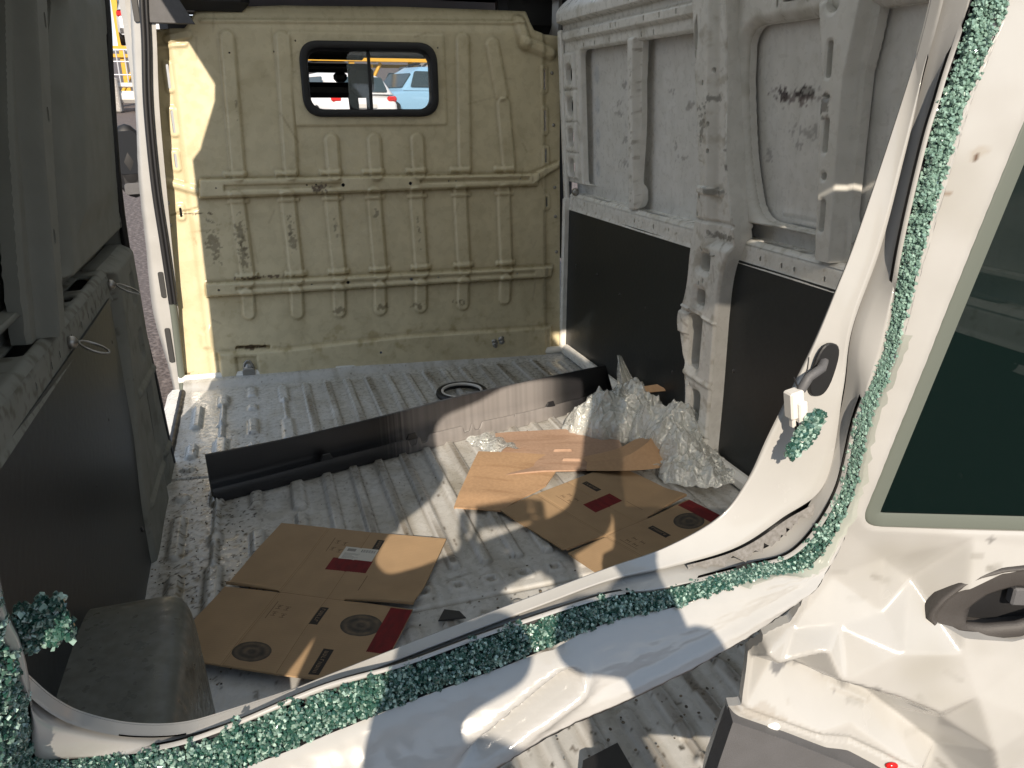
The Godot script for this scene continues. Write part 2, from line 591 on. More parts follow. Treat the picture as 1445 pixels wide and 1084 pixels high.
func materials() -> void:
	var grain := tex(0.012, 3, Color(0.955, 0.955, 0.95), Color(1, 1, 1), 512)
	var dirt := tex(0.02, 11, Color(0.88, 0.875, 0.86), Color(1, 1, 1), 1024)
	var rt := tex(0.03, 5, Color(0.45, 0.45, 0.45), Color(1, 1, 1), 512)
	var dents := tex(0.006, 21, Color.BLACK, Color.WHITE, 512, FastNoiseLite.TYPE_SIMPLEX_SMOOTH, 6.0, 1)
	var fine := tex(0.25, 8, Color.BLACK, Color.WHITE, 512, FastNoiseLite.TYPE_SIMPLEX, 3.0, 3)
	var stone := tex(0.09, 31, Color(0.62, 0.6, 0.6), Color(1, 1, 1), 1024, FastNoiseLite.TYPE_CELLULAR)
	M.asphalt = mat(Color(0.20, 0.165, 0.15), 0.9, 0, stone, 0.35, fine, 0.5)
	M.white = mat(Color(0.42, 0.415, 0.40), 0.28, 0, grain, 1.2, dents, 0.10, rt)
	M.white.clearcoat_enabled = true
	M.white.clearcoat = 0.5
	M.white.clearcoat_roughness = 0.08
	M.inner = mat(Color(0.84, 0.83, 0.79), 0.45, 0, grain, 1.7, dents, 0.06, rt)
	M.skin = mat(Color(0.83, 0.825, 0.80), 0.5, 0, grain, 2.3, dents, 0.05, rt)
	M.left_shade = mat(Color(0.20, 0.205, 0.182), 0.75, 0, grain, 1.7)  # grimy white paint, darkened further to stand in for shade on this side
	M.floor = mat(Color(0.56, 0.56, 0.55), 0.42, 0, grain, 2.6, dents, 0.08, rt)
	M.cream = mat(Color(0.66, 0.58, 0.385), 0.42, 0, grain, 1.4, dents, 0.08, rt)
	M.lining = mat(Color(0.012, 0.0155, 0.018), 0.40)
	M.arch = mat(Color(0.15, 0.155, 0.14), 0.55, 0, dirt, 2.0, dents, 0.25, rt)
	M.rubber = mat(Color(0.011, 0.011, 0.012), 0.5)
	M.black = mat(Color(0.012, 0.012, 0.013), 0.5)
	M.plastic = mat(Color(0.055, 0.053, 0.055), 0.42, 0, dirt, 3.0, fine, 0.25, rt)
	M.grey = mat(Color(0.10, 0.10, 0.105), 0.6, 0, grain, 5.0, fine, 0.35)
	M.handle = mat(Color(0.055, 0.05, 0.047), 0.6, 0, grain, 6.0, fine, 0.35)
	M.trim = mat(Color(0.24, 0.225, 0.22), 0.36, 0, null, 4.0, fine, 0.06)
	M.sealant = mat(Color(0.26, 0.25, 0.24), 0.95, 0, dirt, 9.0, fine, 1.0)
	M.steel = mat(Color(0.35, 0.34, 0.32), 0.35, 0.9)
	M.darkmetal = mat(Color(0.05, 0.05, 0.05), 0.5, 0.3)
	M.glass = glassy(Color(0.6, 0.7, 0.68), 0.10)
	M.tint = glassy(Color(0.003, 0.010, 0.009), 0.62, 0.02)
	M.gasket = mat(Color(0.12, 0.135, 0.115), 0.35)
	M.pvb = glassy(Color(0.36, 0.38, 0.33), 0.75, 0.3)
	M.crumb = mat(Color(1, 1, 1), 0.06)
	M.crumb.transparency = BaseMaterial3D.TRANSPARENCY_ALPHA
	M.crumb.albedo_color.a = 0.80
	M.crumb.metallic_specular = 0.8
	M.tint.metallic_specular = 0.22
	M.added_roof = mat(Color(0.92, 0.90, 0.86), 0.6)  # made-up translucent sheet, added to brighten the cargo bay
	M.added_roof.backlight_enabled = true
	M.added_roof.backlight = Color(0.80, 0.82, 0.82)
	M.nylon = mat(Color(0.66, 0.64, 0.60), 0.4)
	M.red = mat(Color(0.55, 0.012, 0.010), 0.15)
	M.tape = mat(Color(0.36, 0.015, 0.02), 0.3)
	var fibre := tex(0.02, 41, Color(0.95, 0.945, 0.94), Color(1, 1, 1), 512)
	M.card = mat(Color(0.36, 0.245, 0.14), 0.8, 0, fibre, 6.0, fine, 0.15)
	M.cardlight = mat(Color(0.46, 0.295, 0.17), 0.8, 0, fibre, 7.0, fine, 0.15)
	M.cardpink = mat(Color(0.43, 0.285, 0.20), 0.75, 0, fibre, 7.0, fine, 0.15)
	M.wrap = glassy(Color(0.88, 0.90, 0.86), 0.36, 0.13)
	M.wrap.metallic = 0.38
	M.wrap.metallic_specular = 0.9
	M.yellow = mat(Color(0.62, 0.34, 0.02), 0.5)
	M.concrete = mat(Color(0.42, 0.40, 0.38), 0.9, 0, dirt, 1.0)
	M.silver = mat(Color(0.52, 0.52, 0.54), 0.3, 0.3)
	M.sky_blue = mat(Color(0.24, 0.43, 0.60), 0.3)
	M.carwhite = mat(Color(0.70, 0.70, 0.70), 0.3)
	M.carglass = mat(Color(0.03, 0.05, 0.06), 0.08)
	M.mirror = mat(Color(0.02, 0.022, 0.026), 0.3)
	M.mirror.metallic_specular = 0.3
	M.cloth = mat(Color(0.05, 0.06, 0.09), 0.9)
	M.flesh = mat(Color(0.45, 0.27, 0.18), 0.6)
	M.hair = mat(Color(0.03, 0.02, 0.015), 0.7)

# ---------------------------------------------------------------- floor
func cargo_floor() -> void:
	var s := Sheet.new(Vector3(-0.80, 0, -0.60), Vector3.RIGHT, Vector3(0, 0, -1), Vector3.UP, 1.60, 2.52, 0.005)
	var p := func(x: float, z: float) -> Vector2: return Vector2(x + 0.80, -0.60 - z)
	var k := 0
	for x in [-0.347, -0.266, -0.186, -0.104, -0.026, 0.054, 0.133, 0.211, 0.289, 0.369, 0.447, 0.527, 0.607]:
		s.rib(p.call(x, -2.95), p.call(x, -1.535), 0.0155, 0.0100, 0.0050)
		s.rect(p.call(x, -3.09), Vector2(0.017, 0.012), 0.006, 0.007, 0.007)
		if x > -0.24:
			s.rect(p.call(x - 0.01, -1.458), Vector2(0.024, 0.022), 0.008, 0.005, 0.006)
			s.rib(p.call(x - 0.01, -1.458), p.call(x - 0.01, -1.459), 0.014, -0.008, 0.007)
		if k % 2 == 0:
			s.rib(p.call(x + 0.02, -1.35), p.call(x + 0.02, -1.12), 0.020, 0.009, 0.010)
			s.rib(p.call(x + 0.02, -1.13), p.call(x + 0.02, -1.03), 0.009, 0.008, 0.006)
			s.rib(p.call(x + 0.02, -1.03), p.call(x + 0.02, -0.91), 0.021, 0.009, 0.010)
			s.rib(p.call(x + 0.02, -0.92), p.call(x + 0.02, -0.86), 0.009, 0.008, 0.006)
			s.rib(p.call(x + 0.02, -0.84), p.call(x + 0.02, -0.66), 0.021, 0.009, 0.010)
		else:
			s.rib(p.call(x + 0.02, -1.33), p.call(x + 0.02, -1.05), 0.019, 0.008, 0.010)
			s.rib(p.call(x + 0.02, -0.98), p.call(x + 0.02, -0.70), 0.019, 0.008, 0.010)
		k += 1
	# the loading zone by the sliding door: short pads and pinched beads
	for side in [-1.0, 1.0]:
		for q in [[-0.435, -2.94, -2.80, 0.022], [-0.435, -2.80, -2.60, 0.009], [-0.435, -2.60, -2.44, 0.023], [-0.435, -2.40, -2.20, 0.009], [-0.435, -2.18, -1.95, 0.022], [-0.435, -1.9, -1.55, 0.018]]:
			s.rib(p.call(q[0], q[1]), p.call(q[0], q[2]), q[3], 0.010, 0.009)
		for q in [[-0.548, -2.93, 0.055], [-0.548, -2.765, 0.028], [-0.548, -2.58, 0.070], [-0.548, -2.38, 0.055], [-0.548, -2.05, 0.06], [-0.548, -1.79, 0.065]]:
			s.rect(p.call(q[0], q[1]), Vector2(0.020, q[2]), 0.012, 0.010, 0.010)
		for q in [[-0.650, -2.90, -2.82, 0.022], [-0.650, -2.80, -2.50, 0.010], [-0.650, -2.63, -2.62, 0.017], [-0.650, -2.48, -2.36, 0.024], [-0.650, -2.12, -2.04, 0.022], [-0.650, -2.03, -1.86, 0.009], [-0.650, -1.86, -1.82, 0.018], [-0.650, -1.80, -1.71, 0.010], [-0.650, -1.70, -1.50, 0.022]]:
			s.rib(p.call(q[0], q[1]), p.call(q[0], q[2]), q[3], 0.013, 0.010)
		for q in [[-0.735, -2.72, 0.105], [-0.737, -2.42, 0.055], [-0.745, -1.88, 0.11], [-0.735, -1.62, 0.08]]:
			s.rect(p.call(q[0], q[1]), Vector2(0.019, q[2]), 0.012, 0.012, 0.010)
		s.rib(p.call(-0.74, -2.29), p.call(-0.742, -2.291), 0.022, 0.010, 0.010)
		s.rib(p.call(-0.745, -2.10), p.call(-0.745, -2.101), 0.024, 0.010, 0.010)
		break
	for x in [0.665, 0.72]:
		s.rib(p.call(x, -2.9), p.call(x, -2.2), 0.015, 0.008, 0.009)
	# overlap joints
	s.rib(p.call(-0.80, -2.235), p.call(-0.56, -2.21), 0.006, -0.006, 0.004)
	s.slope(func(x, y): return 0.004 * smoothstep(0.80, 0.806, y) - 0.003 * smoothstep(0.0, 0.02, 0.0 * x))
	s.rib(p.call(-0.8, -1.402), p.call(0.8, -1.402), 0.005, -0.004, 0.004)
	s.slope(func(_x, y): return 0.02 * smoothstep(2.40, 2.47, y))
	s.wave(noise(0.02, 4, 1), 0.0012)
	s.low_dirt(Color(0.55, 0.52, 0.47), 220.0)
	var streak := noise(0.02, 24, 3)
	for x in [-0.347, -0.266, -0.186, -0.104, -0.026, 0.054, 0.133, 0.211, 0.289, 0.369, 0.447, 0.527, 0.607]:
		s.along(p.call(x, -2.93), p.call(x, -1.55), 0.013, Color(0.40, 0.36, 0.31), 0.95, streak)
		s.along(p.call(x + 0.02, -1.35), p.call(x + 0.02, -0.66), 0.013, Color(0.36, 0.32, 0.28), 0.95, streak)
		s.along(p.call(x - 0.040, -2.93), p.call(x - 0.040, -0.7), 0.020, Color(0.80, 0.78, 0.74), 0.7, streak)
	for kk in 70:
		var c := Vector2(rng.randf() * 1.6, rng.randf() * 2.4)
		var dd := Vector2.from_angle(rng.randf() * TAU) * rng.randf_range(0.03, 0.16)
		s.along(c, c + dd, 0.006, Color(0.55, 0.53, 0.50), rng.randf_range(0.3, 0.8), streak)
	var g := noise(0.06, 12, 2)
	s.grime(g, 0.1, 0.8, Color(0.84, 0.82, 0.78))
	s.grime(noise(0.14, 19, 3), 0.15, 0.65, Color(0.76, 0.74, 0.70), 1.0, 0.10)
	s.grime(noise(0.35, 23, 3), 0.56, 0.62, Color(0.40, 0.37, 0.34), 1.0, 0.6)
	s.grime(noise(0.30, 33, 4), 0.10, 0.40, Color(0.52, 0.46, 0.36), 1, 1, Rect2(0.0, 0.75, 0.22, 1.0), 0.08)
	s.grime(noise(0.30, 35, 3), 0.58, 0.62, Color(0.15, 0.14, 0.12), 1, 1, Rect2(0.0, 0.0, 1.6, 0.82), 0.03)
	s.grime(noise(0.55, 37, 2), 0.40, 0.48, Color(0.14, 0.12, 0.10), 1, 1, Rect2(0.0, 0.8, 0.3, 1.2), 0.05)
	s.spot(Vector2(0.77, 1.93), Vector2(0.006, 0.006), Color(0.4, 0.02, 0.02), 0.9)
	var m := MB.new()
	s.put(m)
	obj("cargo_floor", m, M.floor, van, "dirty ribbed sheet steel load floor")
	# flange where the floor meets the bulkhead, and the sliding door step
	m = MB.new()
	m.tube([Vector3(-0.82, 0.025, -3.118), Vector3(-0.3, 0.027, -3.088), Vector3(0.3, 0.024, -3.052), Vector3(0.78, 0.022, -3.022)], 0.016, 8, 0.6)
	obj("floor_flange", m, M.inner, van)
	m = MB.new()
	m.box(Vector3(-0.835, -0.10, -2.66), Vector3(0.07, 0.16, 0.98), 0.02)
	m.box(Vector3(-0.80, -0.05, -1.5), Vector3(0.04, 0.09, 1.8), 0.01)
	var sill := obj("door_step", m, M.inner, van)
	m = MB.new()
	var gp := noise(3.0, 5)
	var rows := []
	for i in 60:
		var z := -3.02 + 0.8 * i / 59.0
		var r := 0.010 + 0.007 * gp.get_noise_1d(z * 20.0)
		rows.append(Vector3(-0.806 + r * 0.4, 0.0 + r * 0.5, z))
	m.tube(rows, 0.012, 7)
	obj("step_seal", m, M.rubber, sill, "torn black rubber seal")
	m = MB.new()
	m.box(Vector3(0, -0.10, -0.58), Vector3(1.62, 0.16, 0.05), 0.01)
	m.box(Vector3(0, -0.26, -1.8), Vector3(1.9, 0.05, 2.7), 0.01)
	obj("underfloor", m, M.darkmetal, van)

# ---------------------------------------------------------------- bulkhead
func bulkhead() -> void:
	var o := Vector3(-0.828, 0, -3.129)
	var u := Vector3(0.99814, 0, 0.0609)
	var v := Vector3(0.0042, 0.9976, -0.0696)
	var n := u.cross(v).normalized()
	var s := Sheet.new(o, u, v, n, 1.60, 1.42, 0.0045)
	s.rect(Vector2(0.06, 0.70), Vector2(0.085, 1.0), 0.02, -0.014, 0.025)
	s.rect(Vector2(1.575, 0.70), Vector2(0.055, 1.0), 0.02, -0.012, 0.02)
	s.rect(Vector2(0.835, 1.137), Vector2(0.292, 0.168), 0.012, 0.006, 0.006)
	for x in [0.322, 0.515]:
		s.rib(Vector2(x - 0.004, 0.80), Vector2(x + 0.010, 1.275), 0.030, 0.010, 0.010)
	for x in [0.672, 0.834, 1.003]:
		s.rib(Vector2(x, 0.79), Vector2(x, 0.918), 0.029, 0.010, 0.009)
	s.rib(Vector2(1.19, 0.80), Vector2(1.20, 1.285), 0.029, 0.010, 0.009)
	s.rib(Vector2(1.375, 0.80), Vector2(1.358, 1.05), 0.030, 0.010, 0.009)
	s.rib(Vector2(1.352, 1.09), Vector2(1.318, 1.27), 0.030, 0.010, 0.012)
	var xs := [0.303, 0.489, 0.655, 0.819, 0.988, 1.167, 1.350]
	var lo := [0.268, 0.258, 0.253, 0.250, 0.250, 0.250, 0.262]
	for k in 7:
		s.rib(Vector2(xs[k] + 0.006, 0.40), Vector2(xs[k], 0.715), 0.031, 0.010, 0.009)
		s.rib(Vector2(xs[k] - 0.004, lo[k]), Vector2(xs[k], 0.35), 0.028, 0.010, 0.009)
		s.rect(Vector2(xs[k] + 0.004, 0.800), Vector2(0.044, 0.012), 0.005, 0.010, 0.006)
		s.rect(Vector2(xs[k] + 0.004, 0.417), Vector2(0.044, 0.012), 0.005, 0.010, 0.006)
		s.rect(Vector2(xs[k] + 0.004, 0.703), Vector2(0.042, 0.010), 0.005, 0.008, 0.006)
	s.area(V2([0.165, 0.712, 1.50, 0.728, 1.50, 0.783, 0.175, 0.790]), 0.028, 0.010)
	s.area(V2([1.47, 0.735, 1.545, 0.77, 1.60, 0.80, 1.60, 0.832, 1.545, 0.812, 1.47, 0.785]), 0.024, 0.010)
	s.area(V2([0.26, 0.738, 0.70, 0.742, 0.70, 0.765, 0.26, 0.765]), -0.008, 0.006)
	s.area(V2([1.00, 0.748, 1.46, 0.750, 1.46, 0.768, 1.00, 0.768]), -0.008, 0.006)
	s.area(V2([0.145, 0.340, 1.56, 0.342, 1.57, 0.398, 0.150, 0.402]), 0.027, 0.010)
	s.area(V2([0.26, 0.362, 1.48, 0.362, 1.48, 0.382, 0.26, 0.382]), -0.006, 0.006)
	s.area(V2([0.155, -0.1, 1.56, -0.1, 1.565, 0.135, 0.9, 0.142, 0.42, 0.122, 0.16, 0.128]), 0.022, 0.016)
	s.area(V2([0.225, -0.05, 0.315, -0.05, 0.315, 0.10, 0.225, 0.105]), -0.010, 0.010)
	s.area(V2([0.10, 0.13, 0.155, 0.13, 0.155, 0.24, 0.10, 0.20]), 0.010, 0.02)
	s.rib(Vector2(0.24, 0.133), Vector2(0.36, 0.127), 0.008, -0.016, 0.006)
	# rolled top and the curved corner
	s.slope(func(_x, y): return -0.05 * pow(clampf((y - 1.31) / 0.11, 0.0, 1.0), 1.6))
	s.area(V2([0.24, 1.32, 1.46, 1.345, 1.46, 1.365, 0.24, 1.34]), 0.010, 0.012)
	s.rib(Vector2(1.43, 1.36), Vector2(1.45, 1.28), 0.03, 0.02, 0.02)
	s.rib(Vector2(1.45, 1.28), Vector2(1.56, 1.245), 0.03, 0.02, 0.02)
	s.rib(Vector2(0.13, 1.27), Vector2(0.20, 1.285), 0.018, 0.008, 0.008)
	s.rib(Vector2(0.02, 1.235), Vector2(0.19, 1.25), 0.008, 0.006, 0.005)
	s.rib(Vector2(0.02, 0.79), Vector2(0.16, 0.745), 0.02, 0.012, 0.014)
	s.rib(Vector2(0.05, 0.655), Vector2(0.16, 0.68), 0.006, -0.006, 0.005)
	s.wave(noise(0.022, 9, 1), 0.003)
	s.wave(noise(0.10, 10, 1), 0.0003)
	# slots with raised pads
	for q in [[0.116, 1.145, 0.042], [0.1115, 0.99, 0.040], [0.103, 0.8525, 0.026], [0.096, 0.666, 0.018], [1.532, 1.145, 0.040], [1.534, 0.9875, 0.042], [1.538, 0.8485, 0.029], [1.540, 0.6625, 0.021]]:
		s.rect(Vector2(q[0], q[1]), Vector2(0.018, q[2] + 0.016), 0.014, 0.006, 0.006)
		s.hole(Vector2(q[0], q[1]), Vector2(0.0048, q[2]), 0.004)
	for q in [[0.702, 0.752, 7], [0.964, 0.752, 7], [0.565, 0.755, 4], [0.600, 0.756, 4], [0.235, 0.752, 4], [1.12, 0.757, 4], [1.15, 0.757, 4], [1.42, 0.76, 4], [0.692, 0.372, 7], [0.948, 0.371, 7], [0.55, 0.372, 4], [1.06, 0.372, 4], [0.2, 0.370, 5], [1.40, 0.37, 4], [0.804, 0.072, 6], [0.335, 1.225, 4], [0.49, 1.232, 4], [1.10, 1.255, 4], [0.57, 1.27, 4]]:
		s.hole(Vector2(q[0], q[1]), Vector2(q[2], q[2]) * 0.001, q[2] * 0.001)
	s.hole(Vector2(0.836, 1.137), Vector2(0.243, 0.120), 0.055)
	s.outline(V2([0.0, -0.01, 1.61, -0.01, 1.61, 1.31, 1.535, 1.315, 1.492, 1.328, 1.478, 1.36, 1.468, 1.402, 0.95, 1.405, 0.54, 1.395, 0.28, 1.38, 0.232, 1.365, 0.205, 1.32, 0.19, 1.305, 0.0, 1.30]), -0.008, 0.010)
	# scuffs, rust and grime
	s.low_dirt(Color(0.55, 0.51, 0.43), 170.0)
	s.grime(noise(0.05, 51, 3), 0.1, 0.7, Color(0.88, 0.87, 0.84))
	var streak := noise(0.02, 57, 3)
	for kk in 60:
		var c := Vector2(rng.randf() * 1.6, rng.randf() * 1.3)
		var dd := Vector2.from_angle(rng.randf_range(-0.5, 0.5) + (0.0 if kk % 2 else PI * 0.5)) * rng.randf_range(0.02, 0.12)
		s.along(c, c + dd, 0.005, Color(0.60, 0.55, 0.48), rng.randf_range(0.2, 0.7), streak)
	s.grime(noise(0.12, 53, 4), 0.15, 0.55, Color(0.72, 0.68, 0.58), 1, 1, Rect2(0.0, 0.0, 1.6, 0.25), 0.1)
	var nz := noise(0.02, 54, 3)
	for q in [[0.305, 0.575, 0.018, 0.055], [0.303, 0.50, 0.016, 0.05], [0.488, 0.60, 0.014, 0.03], [0.492, 0.545, 0.014, 0.03], [0.20, 0.55, 0.02, 0.06], [0.82, 0.63, 0.010, 0.016], [0.99, 0.56, 0.006, 0.05], [0.66, 0.60, 0.008, 0.03], [0.34, 1.03, 0.004, 0.03]]:
		s.spot(Vector2(q[0], q[1]), Vector2(q[2], q[3]), Color(0.20, 0.18, 0.17), 0.6, nz, 1.6)
	for q in [[0.29, 0.131, 0.07, 0.008], [0.62, 0.745, 0.022, 0.018], [0.60, 0.735, 0.014, 0.02], [0.05, 0.02, 0.05, 0.02], [0.36, 0.41, 0.1, 0.006], [0.13, 0.66, 0.06, 0.004]]:
		s.spot(Vector2(q[0], q[1]), Vector2(q[2], q[3]), Color(0.10, 0.06, 0.05), 0.85, nz, 1.2)
	for q in [[0.26, 0.0125], [0.83, 0.25], [0.98, 0.245], [1.15, 0.25], [0.65, 0.25]]:
		s.spot(Vector2(q[0], q[1] + 0.01), Vector2(0.025, 0.012), Color(0.25, 0.22, 0.18), 0.7, nz, 1.0)
	var m := MB.new()
	s.put(m, 0.010)
	var b := obj("bulkhead", m, M.cream, van, "cream painted pressed steel bulkhead with ribs and a sliding window")
	# the sliding window
	var ringof := func(hx: float, hy: float, r: float, lift: float) -> PackedVector3Array:
		var out := PackedVector3Array()
		for q in rounded(V2([-hx, -hy, hx, -hy, hx, hy, -hx, hy]), r, 9):
			out.append(o + u * (0.836 + q.x) + v * (1.137 + q.y) + n * lift)
		return out
	m = MB.new()
	m.grid([ringof.call(0.258, 0.134, 0.075, 0.004), ringof.call(0.258, 0.134, 0.075, 0.018), ringof.call(0.253, 0.129, 0.072, 0.024), ringof.call(0.236, 0.112, 0.058, 0.024), ringof.call(0.230, 0.106, 0.054, 0.018), ringof.call(0.228, 0.104, 0.052, -0.035)], true)
	obj("window_frame", m, M.rubber, b)
	m = MB.new()
	var c := o + u * 0.836 + v * 1.137 - n * 0.012
	var bs := Basis(u, v, n)
	m.box(c + u * (-0.002), Vector3(0.012, 0.21, 0.012), 0.002, bs)
	obj("window_bar", m, M.rubber, b)
	m = MB.new()
	m.prism(rounded(V2([-0.085, -0.106, 0.23, -0.106, 0.23, 0.106, -0.085, 0.106]), 0.04), c - n * 0.006, u, v, n, 0.004, 0.001)
	obj("window_pane", m, M.glass, b)
	for q in [[0.074, 1.167], [0.062, 0.972], [0.055, 0.795], [0.055, 0.701], [0.052, 0.62], [0.045, 0.50], [0.037, 0.36], [1.567, 1.17], [1.573, 0.97], [1.578, 0.72], [1.58, 0.60], [1.585, 0.45]]:
		m = MB.new()
		m.ball(s.at(q[0], q[1]), Vector3(0.0075, 0.0045, 0.0075), 4, true, Basis(u, n, -v))
		obj("bolt", m, M.steel, b)
	# lashing points at the foot
	m = MB.new()
	var tp := s.at(0.275, 0.05)
	m.ball(tp, Vector3(0.024, 0.014, 0.024), 6, true, Basis(u, n, -v))
	m.prism(rounded(V2([-0.024, -0.035, 0.024, -0.035, 0.024, 0.0, -0.024, 0.0]), 0.012), tp, u, v, n, 0.016)
	var arc := []
	for k in 9:
		arc.append(tp + u * cos(PI * k / 8) * 0.017 + v * (sin(PI * k / 8) * 0.026 + 0.006) + n * 0.012)
	m.tube(arc, 0.0035, 6)
	obj("lashing_ring", m, M.steel, b)
	m = MB.new()
	tp = s.at(1.315, 0.08)
	for k in 6:
		m.ball(tp + u * (rng.randf() - 0.5) * 0.05 + v * (rng.randf() - 0.5) * 0.03, Vector3(0.014, 0.008, 0.011), 4, true, Basis(u, n, -v).rotated(n, rng.randf() * 3.0))
	obj("lashing_ring", m, M.steel, b, "crushed lashing ring")

# ---------------------------------------------------------------- right side of the cargo bay
func wire_ring(at: Vector3, n: Vector3, parent: Node) -> void:
	var m := MB.new()
	m.ball(at, Vector3(0.012, 0.012, 0.012), 5)
	var side := n.cross(Vector3.UP).normalized()
	var pts := []
	for k in 13:
		var w := TAU * k / 12.0
		pts.append(at + n * (0.012 + 0.022 * (1 - cos(w))) + side * sin(w) * 0.020 - Vector3(0, 0.012 * (1 - cos(w)), 0))
	m.tube(pts, 0.0022, 5)
	obj("lashing_ring", m, M.steel, parent)

func right_side() -> void:
	var u := Vector3(0, 0, 1)
	var v := Vector3(-0.067, 0.9978, 0).normalized()
	var n := u.cross(v).normalized()
	var o := Vector3(0.80, 0.70, -3.06)
	var p := func(z: float, y: float) -> Vector2: return Vector2(z + 3.06, (y - 0.70) / 0.9978)
	var s := Sheet.new(o, u, v, n, 2.46, 0.76, 0.0045)
	var one := rounded(V2([0.150, 0.037, 1.022, 0.035, 0.998, 0.538, 0.150, 0.540]), 0.03)
	var two := rounded(V2([1.300, 0.052, 2.42, 0.052, 2.42, 0.52, 1.214, 0.530, 1.215, 0.39, 1.246, 0.200]), 0.06)
	s.opening(one, -0.010, 0.009)
	s.opening(two, -0.026, 0.026)
	# rails along the roof edge
	s.area(V2([0.02, 0.577, 1.02, 0.577, 1.02, 0.618, 0.02, 0.618]), 0.014, 0.007)
	s.area(V2([-0.1, 0.640, 2.6, 0.640, 2.6, 0.80, -0.1, 0.80]), 0.026, 0.008)
	s.slope(func(_x, y): return -0.10 * smoothstep(0.675, 0.78, y))
	s.area(V2([0.005, 0.06, 0.12, 0.06, 0.115, 0.54, 0.01, 0.54]), 0.010, 0.008)
	for y in [0.282, 0.165, 0.402]:
		s.rib(Vector2(0.0, y), Vector2(0.12, y), 0.006, -0.006, 0.005)
	for y in [0.459, 0.341, 0.223, 0.104]:
		s.hole(Vector2(0.062, y), Vector2(0.033, 0.036), 0.026, -0.008, 0.007)
		for q in [[0.04, -0.058], [0.07, -0.056], [0.095, -0.050]]:
			if y + q[1] > 0.06:
				s.hole(Vector2(q[0], y + q[1]), Vector2(0.0045, 0.0045), 0.003)
	for q in [[0.28, 0.60], [0.46, 0.60], [0.50, 0.60], [0.62, 0.66], [0.70, 0.60], [0.80, 0.60], [0.20, 0.557], [0.30, 0.557], [0.42, 0.557], [0.90, 0.60], [0.66, 0.557], [0.74, 0.557], [1.35, 0.57], [1.46, 0.57]]:
		s.hole(Vector2(q[0], q[1]), Vector2(0.004, 0.009), 0.004)
	s.hole(Vector2(1.40, 0.575), Vector2(0.03, 0.005), 0.004)
	s.low_dirt(Color(0.60, 0.58, 0.54), 160.0)
	s.grime(noise(0.06, 62, 4), 0.1, 0.5, Color(0.80, 0.79, 0.76))
	s.slope(func(_x, y): return -0.066 * smoothstep(0.046, 0.030, y))
	s.grime(noise(0.12, 66, 3), 0.0, 0.4, Color(0.66, 0.63, 0.58), 1, 1, Rect2(0.0, -0.05, 2.4, 0.11), 0.04)
	var m := MB.new()
	s.put(m, 0.02)
	var frame := obj("side_frame", m, M.inner, van)
	# outer skin seen through the openings
	var k := Sheet.new(o - n * 0.050 - u * 0.02 - v * 0.02, u, v, n, 2.50, 0.80, 0.006)
	k.slope(func(x, y): return -0.012 * sin(x * 2.2) * sin(y * 4.0))
	k.wave(noise(0.012, 64, 1), 0.003)
	k.rib(Vector2(1.38, 0.098), Vector2(1.78, 0.098), 0.006, 0.004, 0.005)
	k.rib(Vector2(1.42, 0.078), Vector2(1.78, 0.078), 0.006, 0.004, 0.005)
	var nz := noise(0.02, 65, 3)
	k.spot(Vector2(1.375, 0.383), Vector2(0.075, 0.018), Color(0.22, 0.18, 0.19), 0.8, nz, 1.3)
	k.spot(Vector2(1.43, 0.388), Vector2(0.050, 0.014), Color(0.05, 0.04, 0.045), 1.0, nz, 0.9)
	k.spot(Vector2(1.35, 0.383), Vector2(0.035, 0.016), Color(0.08, 0.06, 0.07), 0.9, nz, 1.0)
	k.spot(Vector2(1.44, 0.392), Vector2(0.020, 0.006), Color(0.5, 0.5, 0.5), 0.9, nz, 1.0)
	k.spot(Vector2(1.47, 0.376), Vector2(0.04, 0.006), Color(0.22, 0.17, 0.18), 0.6, nz, 1.6)
	for q in [[0.42, 0.43, 0.02, 0.012], [0.40, 0.37, 0.02, 0.01], [0.44, 0.24, 0.015, 0.012], [0.43, 0.16, 0.03, 0.012], [0.80, 0.23, 0.012, 0.02], [0.84, 0.20, 0.03, 0.006], [0.88, 0.36, 0.02, 0.01], [0.95, 0.27, 0.02, 0.02], [1.30, 0.23, 0.01, 0.02], [1.44, 0.30, 0.05, 0.012], [1.42, 0.27, 0.012, 0.008], [0.40, 0.33, 0.03, 0.006], [0.76, 0.4, 0.02, 0.008]]:
		k.spot(Vector2(q[0], q[1]), Vector2(q[2], q[3]), Color(0.28, 0.27, 0.28), 0.55, nz, 1.8)
	for y in [0.47, 0.36, 0.245, 0.125]:
		k.spot(Vector2(0.21, y), Vector2(0.026, 0.04), Color(0.80, 0.84, 0.90), 0.8)
	k.grime(noise(0.05, 67, 2), 0.2, 0.8, Color(0.92, 0.92, 0.91))
	k.grime(noise(0.3, 68, 3), 0.25, 0.6, Color(0.93, 0.93, 0.93), 3.0, 0.15)
	m = MB.new()
	k.put(m)
	obj("outer_skin", m, M.skin, van)
	# stiffener posts
	posts(frame, o, u, v, n)
	# belt rail
	m = MB.new()
	var t := Sheet.new(Vector3(0.793, 0.700, -3.03), Vector3(0, 0, 1), Vector3(1, 0, 0), Vector3.UP, 2.42, 0.075, 0.004)
	for q in [[-2.775, 0.088, 0.006], [-2.345, 0.085, 0.006], [-1.69, 0.075, 0.006], [-1.57, 0.026, 0.012], [-1.30, 0.03, 0.012], [-1.1, 0.08, 0.006]]:
		t.hole(Vector2(q[0] + 3.03, 0.034), Vector2(q[1], 0.0135), q[2], -0.004, 0.006)
	t.slope(func(_x, y): return -0.012 * pow(clampf(1.0 - y / 0.012, 0, 1), 2.0) + 0.01 * smoothstep(0.055, 0.075, y))
	t.low_dirt(Color(0.75, 0.72, 0.68), 100.0)
	t.grime(noise(0.2, 69, 4), 0.1, 0.6, Color(0.75, 0.73, 0.68), 1, 1)
